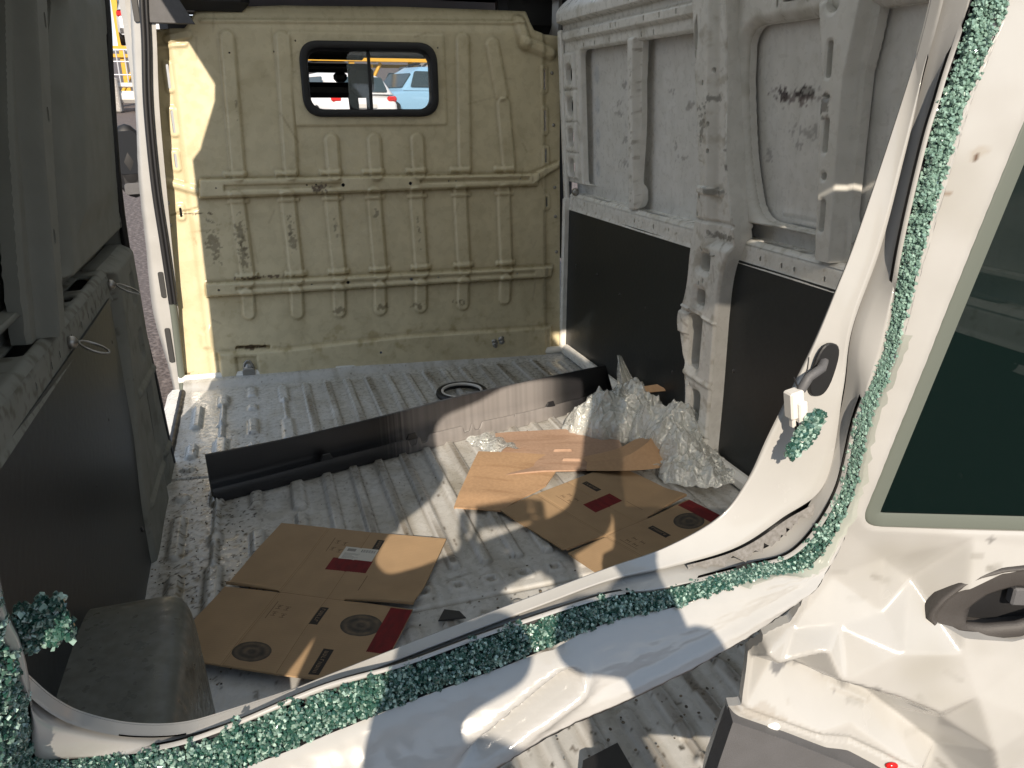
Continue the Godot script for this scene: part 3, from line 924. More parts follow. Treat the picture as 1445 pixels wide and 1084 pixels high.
	t.put(m, 0.004)
	t = Sheet.new(Vector3(0.7935, 0.632, -3.03), u, Vector3.UP, Vector3(-1, 0, 0), 2.42, 0.0575, 0.004)
	t.slope(func(_x, y): return -0.004 * pow(clampf((y - 0.045) / 0.0125, 0, 1), 2.0) + 0.004 * smoothstep(0.012, 0.0, y))
	for q in [[-2.94, 0.03, 4], [-2.80, 0.028, 5], [-2.62, 0.03, 4], [-2.44, 0.03, 8], [-2.41, 0.033, 4], [-2.38, 0.033, 4], [-2.30, 0.03, 8], [-2.20, 0.034, 6], [-2.15, 0.03, 4], [-1.83, 0.03, 7], [-1.71, 0.028, 7], [-1.62, 0.026, 7], [-1.57, 0.026, 7], [-1.46, 0.024, 7], [-1.2, 0.03, 7]]:
		t.hole(Vector2(q[0] + 3.03, q[1]), Vector2(q[2] * 0.0006, q[2] * 0.001), q[2] * 0.0006)
	t.grime(noise(0.3, 70, 4), 0.25, 0.6, Color(0.75, 0.72, 0.67))
	t.put(m, 0.004)
	var rail := obj("belt_rail", m, M.inner, van)
	wire_ring(Vector3(0.792, 0.668, -1.86), Vector3(-1, 0, 0), rail)
	m = MB.new()
	m.ball(Vector3(0.792, 0.71, -2.97), Vector3(0.016, 0.016, 0.016), 5)
	obj("rail_plug", m, M.steel, rail)
	# cavity behind the rail
	m = MB.new()
	m.box(Vector3(0.885, 0.60, -1.83), Vector3(0.02, 0.30, 2.46), 0.002)
	m.box(Vector3(0.84, 0.60, -1.83), Vector3(0.09, 0.02, 2.46), 0.002)
	obj("rail_cavity", m, M.skin, rail)
	# lining boards
	for q in [[-3.04, -2.00], [-1.90, -0.62]]:
		m = MB.new()
		worn_board(m, Vector3(0.792, -0.005, q[0]), u, Vector3(-1, 0, 0), q[1] - q[0], int(q[1] * -10))
		var lb := obj("lining_board", m, M.lining, van)
		for j in 5:
			m = MB.new()
			m.ball(Vector3(0.7918, 0.06 + 0.5 * rng.randf(), lerpf(q[0], q[1], (j + 0.5) / 5.0)), Vector3(0.004, 0.007, 0.007), 4)
			obj("rivet", m, M.plastic, lb)
	m = MB.new()
	m.box(Vector3(0.782, 0.33, -3.040), Vector3(0.03, 0.70, 0.022), 0.006)
	m.box(Vector3(0.770, 0.99, -3.058), Vector3(0.02, 0.66, 0.03), 0.006, Basis(Vector3(0, 0, 1), 0.067))
	m.box(Vector3(0.775, 0.03, -2.30), Vector3(0.04, 0.05, 1.4), 0.015)
	obj("corner_flange", m, M.inner, van)
	# the middle pillar
	var b := Sheet.new(Vector3(0.742, 0.0, -2.06), u, Vector3.UP, Vector3(-1, 0, 0), 0.32, 1.42, 0.003)
	var q2 := func(z: float, y: float) -> Vector2: return Vector2(z + 2.06, y)
	var left := [[-1.952, -0.02], [-1.950, 0.09], [-1.940, 0.19], [-1.974, 0.31], [-2.012, 0.40], [-2.016, 0.44], [-1.985, 0.53], [-1.985, 0.655], [-1.960, 0.76], [-1.950, 0.85], [-1.972, 1.04], [-2.000, 1.25], [-2.01, 1.41]]
	var right := [[-1.86, 1.41], [-1.87, 1.25], [-1.850, 1.04], [-1.815, 0.86], [-1.785, 0.76], [-1.775, 0.70], [-1.815, 0.60], [-1.817, 0.47], [-1.813, 0.36], [-1.808, 0.22], [-1.806, -0.02]]
	var poly := PackedVector2Array()
	for q in left:
		poly.append(q2.call(q[0], q[1]))
	for q in right:
		poly.append(q2.call(q[0], q[1]))
	b.outline(rounded(poly, 0.06, 5), -0.010, 0.008)
	b.slope(func(_x, y): return 0.067 * maxf(0.0, y - 0.70))
	b.area(V2([0.16, 0.66, 0.30, 0.66, 0.24, 0.9, 0.20, 1.42, 0.13, 1.42, 0.15, 0.9]), -0.022, 0.03)
	for q in [[-1.905, 0.618, 0.026, 0.026, 0.014], [-1.912, 0.512, 0.024, 0.024, 0.013], [-1.925, 0.375, 0.034, 0.083, 0.016], [-1.893, 0.18, 0.026, 0.048, 0.016]]:
		b.rect(q2.call(q[0], q[1]), Vector2(q[2] + 0.016, q[3] + 0.016), q[4] + 0.01, -0.006, 0.012)
		b.hole(q2.call(q[0], q[1]), Vector2(q[2], q[3]), q[4], -0.006, 0.006)
	b.rect(q2.call(-1.985, 0.42), Vector2(0.03, 0.035), 0.004, 0.008, 0.004)
	b.hole(q2.call(-1.945, 0.862), Vector2(0.018, 0.033), 0.010, -0.004, 0.005)
	b.opening(V2([0.075, 1.15, 0.088, 1.15, 0.095, 1.22, 0.088, 1.275, 0.075, 1.25, 0.070, 1.2]))
	for y in [0.995, 0.96, 0.925, 0.89, 0.80, 0.75, 0.705, 0.655, 0.565, 0.555, 0.465, 0.25, 0.24, 1.10, 1.13]:
		b.hole(q2.call(-1.925 + 0.03 * sin(y * 91.0), y), Vector2(0.0042, 0.007), 0.004)
	b.rib(q2.call(-1.99, 0.735), q2.call(-1.78, 0.735), 0.008, -0.007, 0.006)
	b.rib(q2.call(-1.98, 0.822), q2.call(-1.86, 0.815), 0.012, 0.006, 0.004)
	b.rib(q2.call(-2.0, 0.47), q2.call(-1.81, 0.455), 0.006, 0.006, 0.005)
	b.rib(q2.call(-1.96, 0.105), q2.call(-1.8, 0.10), 0.006, -0.006, 0.005)
	b.rib(q2.call(-1.96, 0.27), q2.call(-1.8, 0.265), 0.010, 0.006, 0.008)
	b.spot(q2.call(-1.89, 0.818), Vector2(0.05, 0.012), Color(0.30, 0.30, 0.29), 0.8, nz, 0.5)
	for q in [[-1.83, 0.93, 0.03, 0.005], [-1.83, 0.885, 0.035, 0.006], [-1.9, 1.06, 0.02, 0.012], [-1.94, 1.0, 0.02, 0.04], [-1.85, 0.7, 0.05, 0.01]]:
		b.spot(q2.call(q[0], q[1]), Vector2(q[2], q[3]), Color(0.2, 0.19, 0.18), 0.7, nz, 1.2)
	b.low_dirt(Color(0.6, 0.57, 0.52), 150.0)
	b.grime(noise(0.15, 73, 4), 0.1, 0.5, Color(0.75, 0.73, 0.69))
	var streak := noise(0.02, 77, 3)
	for kk in 26:
		var c := Vector2(rng.randf_range(0.06, 0.26), rng.randf() * 1.3)
		b.along(c, c + Vector2.from_angle(rng.randf() * TAU) * rng.randf_range(0.02, 0.09), 0.005, Color(0.5, 0.46, 0.42), rng.randf_range(0.3, 0.8), streak)
	m = MB.new()
	b.put(m, 0.056)
	var pillar := obj("body_pillar", m, M.inner, van, "white pressed steel pillar with oval holes between the dark lining boards")
	m = MB.new()
	m.box(Vector3(0.835, 0.35, -1.90), Vector3(0.05, 0.7, 0.2), 0.004)  # dark box behind the holes; the shade inside is put into its colour
	obj("pillar_dark_back", m, M.arch, pillar)

func worn_board(m: MB, o: Vector3, u: Vector3, n: Vector3, w: float, sd: int) -> void:
	var s := Sheet.new(o, u, Vector3.UP, n, w, 0.645, 0.006)
	s.wave(noise(0.012, 300 + sd, 1), 0.004)
	s.wave(noise(0.6, 310 + sd, 1), 0.00015)
	var streak := noise(0.02, 320 + sd, 3)
	s.grime(noise(0.03, 330 + sd, 3), 0.0, 0.7, Color(1.8, 1.8, 1.7))
	s.grime(noise(0.06, 340 + sd, 3), 0.0, 0.6, Color(3.5, 3.3, 2.9), 1, 1, Rect2(-0.1, -0.1, 3.0, 0.26), 0.1)
	for k in 60:
		var c := Vector2(rng.randf() * w, rng.randf() * 0.645)
		s.along(c, c + Vector2.from_angle(rng.randf_range(-0.6, 0.6)) * rng.randf_range(0.02, 0.20), 0.006, Color(4.5, 4.4, 4.2), rng.randf_range(0.2, 0.8), streak)
	for k in 12:
		s.spot(Vector2(rng.randf() * w, rng.randf() * 0.6), Vector2(0.010, 0.008), Color(2.2, 2.2, 2.1), 0.5, streak, 1.0)
	s.put(m, 0.004, 0.008)

func posts(frame: Node, o: Vector3, u: Vector3, v: Vector3, n: Vector3) -> void:
	var m := MB.new()
	var s := Sheet.new(o + u * 0.515 - n * 0.012, u, v, n, 0.16, 0.60, 0.004)
	s.outline(rounded(V2([0.045, -0.01, 0.118, 0.005, 0.122, 0.06, 0.112, 0.09, 0.112, 0.40, 0.122, 0.50, 0.125, 0.553, 0.02, 0.548, 0.035, 0.48, 0.042, 0.30]), 0.01, 3), -0.006, 0.008)
	s.area(V2([0.062, -0.05, 0.125, -0.05, 0.118, 0.10, 0.110, 0.40, 0.125, 0.62, 0.062, 0.62]), 0.026, 0.011)
	s.opening(V2([0.03, 0.52, 0.047, 0.49, 0.055, 0.49, 0.063, 0.52, 0.063, 0.56, 0.03, 0.56]))
	for y in [0.385, 0.23, 0.09]:
		s.hole(Vector2(0.050, y), Vector2(0.0048, 0.042), 0.004)
	s.grime(noise(0.3, 82, 3), 0.25, 0.5, Color(0.6, 0.58, 0.55))
	s.put(m, 0.02)
	obj("stiffener_post", m, M.inner, frame)
	m = MB.new()
	s = Sheet.new(o + u * 1.47 - n * 0.008, u, v, n, 0.24, 0.62, 0.004)
	s.outline(rounded(V2([0.100, -0.015, 0.178, 0.0, 0.180, 0.08, 0.170, 0.10, 0.172, 0.40, 0.188, 0.47, 0.196, 0.52, 0.196, 0.560, 0.030, 0.556, 0.030, 0.54, 0.060, 0.44, 0.070, 0.38, 0.086, 0.20]), 0.012, 3), -0.008, 0.008)
	s.area(V2([0.085, -0.05, 0.165, -0.05, 0.160, 0.40, 0.200, 0.60, 0.03, 0.60, 0.07, 0.40]), 0.028, 0.013)
	s.hole(Vector2(0.092, 0.575), Vector2(0.021, 0.045), 0.02, -0.006, 0.006)
	for q in [[0.098, 0.438, 0.038], [0.106, 0.280, 0.038], [0.115, 0.104, 0.038], [0.100, 0.362, 0.005], [0.110, 0.192, 0.009]]:
		s.hole(Vector2(q[0], q[1]), Vector2(0.0088, q[2]), 0.007, -0.004, 0.005)
	s.spot(Vector2(0.095, 0.345), Vector2(0.015, 0.02), Color(0.15, 0.14, 0.14), 0.7, noise(0.02, 84, 2), 1.2)
	s.put(m, 0.024)
	obj("stiffener_post", m, M.inner, frame)

# ---------------------------------------------------------------- left side of the cargo bay
func left_side() -> void:
	var u := Vector3(0, 0, -1)
	var v := Vector3(0.067, 0.9978, 0).normalized()
	var n := u.cross(v).normalized()
	var o := Vector3(-0.80, 0.70, -0.62)
	var s := Sheet.new(o, u, v, n, 1.72, 0.76, 0.0045)
	s.outline(V2([-0.05, -0.02, 1.632, -0.02, 1.612, 0.06, 1.600, 0.171, 1.622, 0.28, 1.655, 0.42, 1.685, 0.54, 1.71, 0.66, 1.72, 0.80, -0.05, 0.80]), -0.012, 0.012)
	s.opening(rounded(V2([0.12, 0.050, 0.948, 0.050, 0.958, 0.11, 0.980, 0.221, 1.058, 0.40, 1.190, 0.54, 0.12, 0.54]), 0.04), -0.026, 0.03)
	s.area(V2([-0.1, 0.60, 1.6, 0.60, 1.6, 0.80, -0.1, 0.80]), 0.02, 0.02)
	s.area(V2([1.02, 0.10, 1.50, 0.10, 1.56, 0.30, 1.62, 0.60, 1.32, 0.60, 1.14, 0.38]), 0.010, 0.06)
	s.rib(Vector2(1.585, 0.05), Vector2(1.66, 0.50), 0.012, -0.012, 0.010)
	s.wave(noise(0.02, 91, 1), 0.002)
	var nz := noise(0.02, 92, 3)
	for q in [[1.33, 0.34, 0.06, 0.05], [1.20, 0.17, 0.02, 0.05], [1.30, 0.14, 0.05, 0.02]]:
		s.spot(Vector2(q[0], q[1]), Vector2(q[2], q[3]), Color(1.25, 1.3, 1.35), 0.8, nz, 0.9)
	s.grime(noise(0.05, 93, 3), 0.1, 0.7, Color(0.86, 0.86, 0.84))
	s.slope(func(_x, y): return -0.066 * smoothstep(0.046, 0.030, y))
	for k in 9:
		s.spot(Vector2(1.60 + 0.012 * k, 0.06 + 0.06 * k), Vector2(0.006, 0.012), Color(0.08, 0.07, 0.06), 0.8, nz, 1.2)
	var m := MB.new()
	s.put(m, 0.02)
	var frame := obj("side_frame", m, M.left_shade, van)
	m = MB.new()
	var k2 := Sheet.new(o - n * 0.050 - v * 0.02, u, v, n, 1.60, 0.80, 0.008)
	k2.wave(noise(0.012, 95, 1), 0.003)
	k2.rib(Vector2(0.3, 0.09), Vector2(0.94, 0.09), 0.006, 0.004, 0.006)
	k2.grime(noise(0.07, 96, 4), 0.1, 0.6, Color(0.82, 0.82, 0.81))
	k2.put(m)
	obj("outer_skin", m, M.left_shade, van)
	m = MB.new()
	s = Sheet.new(o + u * 0.60 - n * 0.010, u, v, n, 0.46, 0.60, 0.0045)
	s.outline(rounded(V2([0.06, -0.01, 0.172, 0.0, 0.190, 0.06, 0.270, 0.29, 0.385, 0.52, 0.37, 0.57, 0.23, 0.57, 0.215, 0.50, 0.125, 0.30, 0.07, 0.10]), 0.012, 3), -0.008, 0.008)
	s.area(V2([0.085, -0.05, 0.15, -0.05, 0.240, 0.29, 0.36, 0.60, 0.255, 0.60, 0.15, 0.30]), 0.030, 0.014)
	for q in [[0.215, 0.33], [0.155, 0.15], [0.275, 0.47]]:
		s.hole(Vector2(q[0], q[1]), Vector2(0.006, 0.012), 0.005)
	s.put(m, 0.02)
	obj("stiffener_post", m, M.left_shade, frame)
	# belt rail
	m = MB.new()
	var t := Sheet.new(Vector3(-0.793, 0.700, -0.62), u, Vector3(-1, 0, 0), Vector3.UP, 1.26, 0.075, 0.004)
	for q in [[-1.745, 0.07, 0.006], [-1.60, 0.028, 0.012], [-1.515, 0.030, 0.012], [-1.32, 0.09, 0.006], [-1.0, 0.06, 0.006]]:
		t.hole(Vector2(-0.62 - q[0], 0.034), Vector2(q[1], 0.0145), q[2], -0.004, 0.006)
	t.slope(func(_x, y): return -0.012 * pow(clampf(1.0 - y / 0.012, 0, 1), 2.0) + 0.01 * smoothstep(0.055, 0.075, y))
	t.grime(noise(0.2, 97, 4), 0.05, 0.4, Color(0.62, 0.59, 0.53))
	t.put(m, 0.004)
	t = Sheet.new(Vector3(-0.7935, 0.632, -0.62), u, Vector3.UP, n, 1.26, 0.0575, 0.004)
	t.n = Vector3(1, 0, 0)
	t.slope(func(_x, y): return -0.004 * pow(clampf((y - 0.045) / 0.0125, 0, 1), 2.0) + 0.004 * smoothstep(0.012, 0.0, y))
	for q in [-1.78, -1.70, -1.66, -1.62, -1.55, -1.46, -1.36, -1.30, -1.2]:
		t.hole(Vector2(-0.62 - q, 0.028), Vector2(0.004, 0.007), 0.004)
	t.grime(noise(0.3, 98, 4), 0.1, 0.4, Color(0.60, 0.57, 0.52))
	t.put(m, 0.004)
	var rail := obj("belt_rail", m, M.left_shade, van)
	wire_ring(Vector3(-0.790, 0.665, -1.88), Vector3(1, 0, 0), rail)
	wire_ring(Vector3(-0.790, 0.66, -1.43), Vector3(1, 0, 0), rail)
	m = MB.new()
	m.box(Vector3(-0.885, 0.60, -1.26), Vector3(0.02, 0.30, 1.28), 0.002)
	obj("rail_cavity", m, M.lining, rail)
	m = MB.new()
	worn_board(m, Vector3(-0.792, -0.002, -0.62), u, Vector3(1, 0, 0), 1.22, 5)
	var lb := obj("lining_board", m, M.lining, van, "dark lining board below the left belt rail")
	for q in [[-1.78, 0.56], [-1.6, 0.45], [-1.74, 0.12], [-1.4, 0.4]]:
		m = MB.new()
		m.ball(Vector3(-0.7918, q[1], q[0]), Vector3(0.004, 0.007, 0.007), 4)
		obj("rivet", m, M.plastic, lb)
	# pillar at the sliding door opening
	var b := Sheet.new(Vector3(-0.782, -0.12, -1.74), u, Vector3.UP, Vector3(1, 0, 0), 0.66, 0.82, 0.0045)
	b.outline(rounded(V2([0.02, 0.0, 0.04, 0.27, 0.10, 0.46, 0.165, 0.61, 0.195, 0.78, 0.11, 0.82, 0.515, 0.82, 0.510, 0.76, 0.512, 0.58, 0.545, 0.40, 0.575, 0.26, 0.65, 0.05, 0.65, 0.0]), 0.02, 3), -0.030, 0.025)
	for q in [[-2.13, 0.60, 0.018, 0.026], [-2.12, 0.455, 0.020, 0.026], [-2.11, 0.255, 0.045, 0.085], [-2.17, 0.05, 0.03, 0.055]]:
		var cc := Vector2(-1.74 - q[0], q[1] + 0.12)
		b.rect(cc, Vector2(q[2] + 0.02, q[3] + 0.02), q[2] * 0.9, -0.008, 0.014)
		b.hole(cc, Vector2(q[2], q[3]), q[2] * 0.7, -0.006, 0.006)
	b.rib(Vector2(0.2, 0.50), Vector2(0.52, 0.47), 0.012, 0.008, 0.008)
	b.rib(Vector2(0.1, 0.25), Vector2(0.6, 0.21), 0.012, 0.008, 0.008)
	b.wave(noise(0.03, 99, 1), 0.002)
	b.grime(noise(0.1, 100, 3), 0.1, 0.6, Color(0.78, 0.77, 0.74))
	b.grime(noise(0.3, 101, 3), 0.5, 0.65, Color(0.6, 0.57, 0.52))
	m = MB.new()
	b.put(m, 0.03)
	var pil := obj("door_pillar", m, M.left_shade, van)
	# return of the pillar to the outside, with its black seal
	var e0 := PackedVector3Array([Vector3(-0.80, -0.30, -2.47), Vector3(-0.79, -0.18, -2.425), Vector3(-0.79, 0.10, -2.33), Vector3(-0.79, 0.30, -2.28), Vector3(-0.795, 0.46, -2.252), Vector3(-0.80, 0.67, -2.25), Vector3(-0.789, 0.87, -2.223), Vector3(-0.773, 1.12, -2.28), Vector3(-0.763, 1.24, -2.306), Vector3(-0.750, 1.46, -2.34), Vector3(-0.74, 1.75, -2.36)])
	var e1 := PackedVector3Array()
	var e2 := PackedVector3Array()
	for q in e0:
		e1.append(Vector3(-0.88 if q.y < 1.44 else -0.80, q.y, q.z + 0.01))
		e2.append(Vector3(-0.965 if q.y < 1.44 else lerpf(-0.965, -0.826, clampf((q.y - 1.44) / 0.17, 0.0, 1.0)), q.y, -2.13 - 0.12 * maxf(0.0, 0.3 - q.y)))
	m = MB.new()
	m.grid([smooth(e0, 50), smooth(e1, 50), smooth(e2, 50)])
	obj("pillar_return", m, M.left_shade, pil)
	m = MB.new()
	m.tube(Array(smooth(e0, 60)), 0.010, 7)
	obj("door_seal", m, M.rubber, pil)
	# wheel arch box
	m = MB.new()
	var rows := []
	for j in 60:
		var th := float(j) / 59.0
		var row := PackedVector3Array()
		for i in 90:
			var a := float(i) / 89.0
			# superellipse shoulder between the top and the inner side, rounded at the front end
			var w := a * PI * 0.5
			var ce := 0.17
			var px := pow(sin(w), ce)
			var py := pow(maxf(cos(w), 0.0), ce)
			var wz := th * PI * 0.5
			var fz := pow(sin(wz), 0.18)
			var sh := pow(maxf(cos(wz), 0.0), 0.18)
			if th < 0.02:
				fz = 0.0
			row.append(Vector3(-0.80 + 0.168 * px * sh + 0.012 * (1.0 - py) * sh, 0.292 * py * (0.0 + sh), -0.62 - 0.62 * fz))
		rows.append(row)
	var scuff := noise(1.0, 191, 3)
	var cols := []
	for j in rows.size():
		var cr := PackedColorArray()
		for i in 90:
			var q: Vector3 = rows[j][i]
			var tt := smoothstep(0.25, 0.6, scuff.get_noise_3d(q.x * 12.0, q.y * 30.0, q.z * 3.0)) + 0.5 * smoothstep(0.1, 0.6, scuff.get_noise_3d(q.x * 5.0 + 9.0, q.y * 5.0, q.z * 5.0))
			cr.append(Color(0.85, 0.85, 0.83).lerp(Color(1.5, 1.48, 1.38), clampf(tt, 0.0, 1.0)) * (1.0 - 0.5 * smoothstep(0.35, 0.6, scuff.get_noise_3d(q.x * 4.0, q.y * 9.0 + 40.0, q.z * 11.0))))
		cols.append(cr)
	m.grid(rows, false, cols)
	obj("wheel_arch", m, M.arch, van, "dark grey scuffed wheel arch box in the left rear corner")

# ---------------------------------------------------------------- outer shell, sliding door pillar, cab
func shell_and_cab() -> void:
	var m := MB.new()
	m.quad(Vector3(-0.90, 1.79, -0.33), Vector3(-0.90, 1.79, -3.23), Vector3(0.96, 1.79, -3.23), Vector3(0.96, 1.79, -0.33), Vector3.UP)  # light-passing sheet added in place of a steel roof, for fill light
	obj("added_light_roof", m, M.added_roof, van, "made up translucent roof sheet added to let fill light in")
	m = MB.new()
	for z in [-2.45, -1.9, -1.4, -0.9]:
		m.box(Vector3(0, 1.725, z), Vector3(1.5, 0.04, 0.06), 0.01)
	obj("roof_bow", m, M.inner, van)
	m = MB.new()
	m.box(Vector3(0.945, 0.70, -1.76), Vector3(0.012, 2.14, 2.66), 0.004)
	m.box(Vector3(0.84, 1.58, -1.83), Vector3(0.20, 0.33, 2.44), 0.03, Basis(Vector3(0, 0, 1), 0.25))
	m.box(Vector3(0.87, 0.70, -0.50), Vector3(0.16, 2.10, 0.10), 0.03)
	obj("right_body_side", m, M.white, van)
	m = MB.new()
	m.prism(V2([-0.971, -0.37, -0.959, -0.37, -0.959, 1.445, -0.820, 1.605, -0.820, 1.785, -0.832, 1.785, -0.832, 1.612, -0.971, 1.452]), Vector3(0, 0, -2.13), Vector3.RIGHT, Vector3.UP, Vector3(0, 0, 1), 1.76, 0.001)
	m.box(Vector3(-0.76, 1.60, -1.38), Vector3(0.08, 0.36, 1.50), 0.02)
	m.box(Vector3(-0.84, 1.785, -2.65), Vector3(0.08, 0.03, 1.05), 0.01)
	m.box(Vector3(-0.88, 0.70, -0.50), Vector3(0.16, 2.10, 0.10), 0.03)
	obj("left_body_side", m, M.white, van)
	m = MB.new()
	m.box(Vector3(0, 1.665, -0.46), Vector3(1.9, 0.19, 0.05), 0.015)
	obj("rear_header", m, M.white, van)
	# white front pillar of the sliding door opening
	var ya := [1.62, 1.379, 1.247, 1.04, 0.773, 0.542, 0.298, 0.064, -0.102, -0.30]
	var xo := [-0.765, -0.790, -0.806, -0.826, -0.855, -0.866, -0.878, -0.856, -0.846, -0.84]
	var xs := [-0.722, -0.752, -0.765, -0.790, -0.805, -0.806, -0.808, -0.815, -0.82, -0.82]
	var xi := [-0.690, -0.716, -0.728, -0.750, -0.766, -0.778, -0.790, -0.806, -0.81, -0.81]
	var outer := PackedVector3Array()
	var face0 := PackedVector3Array()
	var face1 := PackedVector3Array()
	var face2 := PackedVector3Array()
	var seal := PackedVector3Array()
	var inner := PackedVector3Array()
	for k in ya.size():
		outer.append(Vector3(xo[k] + 0.02, ya[k], -3.24))
		face0.append(Vector3(xo[k], ya[k], -3.165))
		face1.append(Vector3(lerpf(xo[k], xs[k], 0.4), ya[k], -3.150))
		face2.append(Vector3(lerpf(xo[k], xs[k], 0.8), ya[k], -3.147))
		seal.append(Vector3(xs[k], ya[k], -3.128))
		inner.append(Vector3(xi[k] + 0.006, ya[k], -3.126))
	m = MB.new()
	var fine := noise(1.2, 111, 2)
	var rows := [smooth(outer, 90), smooth(face0, 90), smooth(face1, 90), smooth(face2, 90), smooth(seal, 90), smooth(inner, 90)]
	for r in 4:
		for k in 90:
			rows[r][k] += Vector3(0.0015, 0, 0.002) * fine.get_noise_2d(k * 3.0, r * 40.0)
	m.grid(rows)
	var pil := obj("front_door_pillar", m, M.white, van, "sunlit white door pillar with a black rubber seal")
	m = MB.new()
	var line: Array = Array(smooth(seal, 70)).slice(0, 46)
	for k in line.size():
		line[k] += Vector3(0.004, 0, 0.010)
	m.tube(line, 0.010, 8)
	for k in line.size():
		line[k] += Vector3(0.014, 0, 0.004)
	m.tube(line, 0.007, 8)
	obj("door_seal", m, M.rubber, pil)
	m = MB.new()
	line = Array(smooth(seal, 70)).slice(45, 66)
	for k in line.size():
		line[k] += Vector3(0.008, 0, 0.010)
	m.tube(line, 0.013, 8, 0.6)
	obj("door_seal", m, M.gasket, pil, "torn pale lower end of the seal")
	for q in [[-0.828, 0.40, 0.010, 0.05], [-0.836, 0.16, 0.010, 0.07], [-0.775, 1.36, 0.010, 0.05]]:
		m = MB.new()
		m.prism(rounded(V2([-q[2], -q[3], q[2], -q[3], q[2], q[3], -q[2], q[3]]), 0.008), Vector3(q[0], q[1], -3.146), Vector3.RIGHT, Vector3.UP, Vector3(0, 0, 1), 0.005)
		obj("latch_plate", m, M.darkmetal, pil)
	m = MB.new()
	m.prism(V2([-0.06, 0.0, 0.085, 0.0, 0.03, 0.10, -0.06, 0.14]), Vector3(-0.675, 1.308, -3.135), Vector3.RIGHT, Vector3.UP, Vector3(0, 0, 1), 0.02)
	obj("pillar_trim", m, M.grey, van)
	# cab behind the bulkhead
	m = MB.new()
	m.box(Vector3(0, 1.47, -3.72), Vector3(1.66, 0.04, 1.20), 0.02)
	m.box(Vector3(0.35, 1.36, -4.30), Vector3(1.0, 0.17, 0.10), 0.04)
	m.box(Vector3(-0.47, 1.36, -4.30), Vector3(0.65, 0.17, 0.10), 0.04)
	m.box(Vector3(0.82, 0.95, -3.45), Vector3(0.03, 1.1, 0.70), 0.01)
	m.box(Vector3(0.55, 1.50, -3.30), Vector3(0.75, 0.10, 0.30), 0.03)
	m.box(Vector3(-0.60, 1.46, -3.24), Vector3(0.40, 0.20, 0.12), 0.03)
	m.box(Vector3(0.70, 1.43, -3.26), Vector3(0.30, 0.22, 0.10), 0.03)
	m.box(Vector3(-0.80, 0.85, -3.40), Vector3(0.03, 1.2, 0.40), 0.01)
	obj("cab_roof", m, M.black, van)
	m = MB.new()
	for sd in [-1.0, 1.0]:
		m.box(Vector3(sd * 0.77, 0.24, -3.85), Vector3(0.08, 0.9, 1.25), 0.02)
		m.box(Vector3(sd * 0.78, 1.05, -4.42), Vector3(0.07, 0.9, 0.08), 0.02, Basis(Vector3(1, 0, 0), -0.5))
		m.box(Vector3(sd * 0.80, 1.05, -3.24), Vector3(0.06, 0.9, 0.10), 0.02)
	m.box(Vector3(0, 0.35, -4.75), Vector3(1.7, 0.9, 0.5), 0.1)
	m.box(Vector3(0, -0.24, -3.8), Vector3(1.7, 0.05, 1.4), 0.02)
	obj("cab_body", m, M.white, van)
	m = MB.new()
	m.box(Vector3(0, 0.70, -4.55), Vector3(1.5, 0.30, 0.35), 0.08)
	obj("dashboard", m, M.black, van)
	m = MB.new()
	m.box(Vector3(-0.16, 0.62, -3.50), Vector3(0.46, 0.70, 0.12), 0.05)
	m.box(Vector3(-0.10, 1.262, -3.56), Vector3(0.32, 0.075, 0.06), 0.02)
	m.box(Vector3(-0.10, 1.192, -3.56), Vector3(0.32, 0.036, 0.06), 0.012)
	m.box(Vector3(-0.08, 1.105, -3.56), Vector3(0.29, 0.062, 0.06), 0.02)
	m.box(Vector3(-0.23, 1.16, -3.56), Vector3(0.09, 0.26, 0.06), 0.02)
	m.box(Vector3(-0.055, 1.157, -3.57), Vector3(0.055, 0.04, 0.05), 0.012)
	var seat := obj("cab_seat", m, M.black, van)
	m = MB.new()
	m.box(Vector3(0.030, 1.145, -3.55), Vector3(0.105, 0.13, 0.09), 0.028)
	obj("head_restraint", m, M.grey, seat)
	m = MB.new()
	m.tube([Vector3(0.0, 0.95, -3.55), Vector3(-0.01, 1.10, -3.55)], 0.022, 8)
	m.tube([Vector3(0.058, 0.95, -3.55), Vector3(0.055, 1.10, -3.55)], 0.009, 8)
	obj("seat_post", m, M.black, seat)
	# door mirror
	m = MB.new()
	m.ball(Vector3(-0.985, 0.80, -4.06), Vector3(0.082, 0.165, 0.05), 10)
	m.box(Vector3(-0.985, 0.80, -4.05), Vector3(0.13, 0.28, 0.06), 0.028, Basis(Vector3(0, 0, 1), 0.06))
	m.box(Vector3(-0.90, 0.66, -4.07), Vector3(0.16, 0.05, 0.05), 0.015)
	var mir := obj("door_mirror", m, M.rubber, van)
	m = MB.new()
	m.prism(rounded(V2([-0.055, -0.085, 0.06, -0.085, 0.055, 0.105, -0.045, 0.105]), 0.03), Vector3(-0.985, 0.83, -4.016), Vector3(0.998, 0.06, 0), Vector3(-0.06, 0.998, 0), Vector3(0, 0, 1), 0.004)
	obj("mirror_glass", m, M.mirror, mir)
	m = MB.new()
	m.prism(rounded(V2([-0.05, -0.03, 0.06, -0.03, 0.06, 0.022, -0.045, 0.022]), 0.015), Vector3(-0.975, 0.685, -4.016), Vector3(0.998, 0.06, 0), Vector3(-0.06, 0.998, 0), Vector3(0, 0, 1), 0.004)
	obj("mirror_glass", m, M.grey, mir)

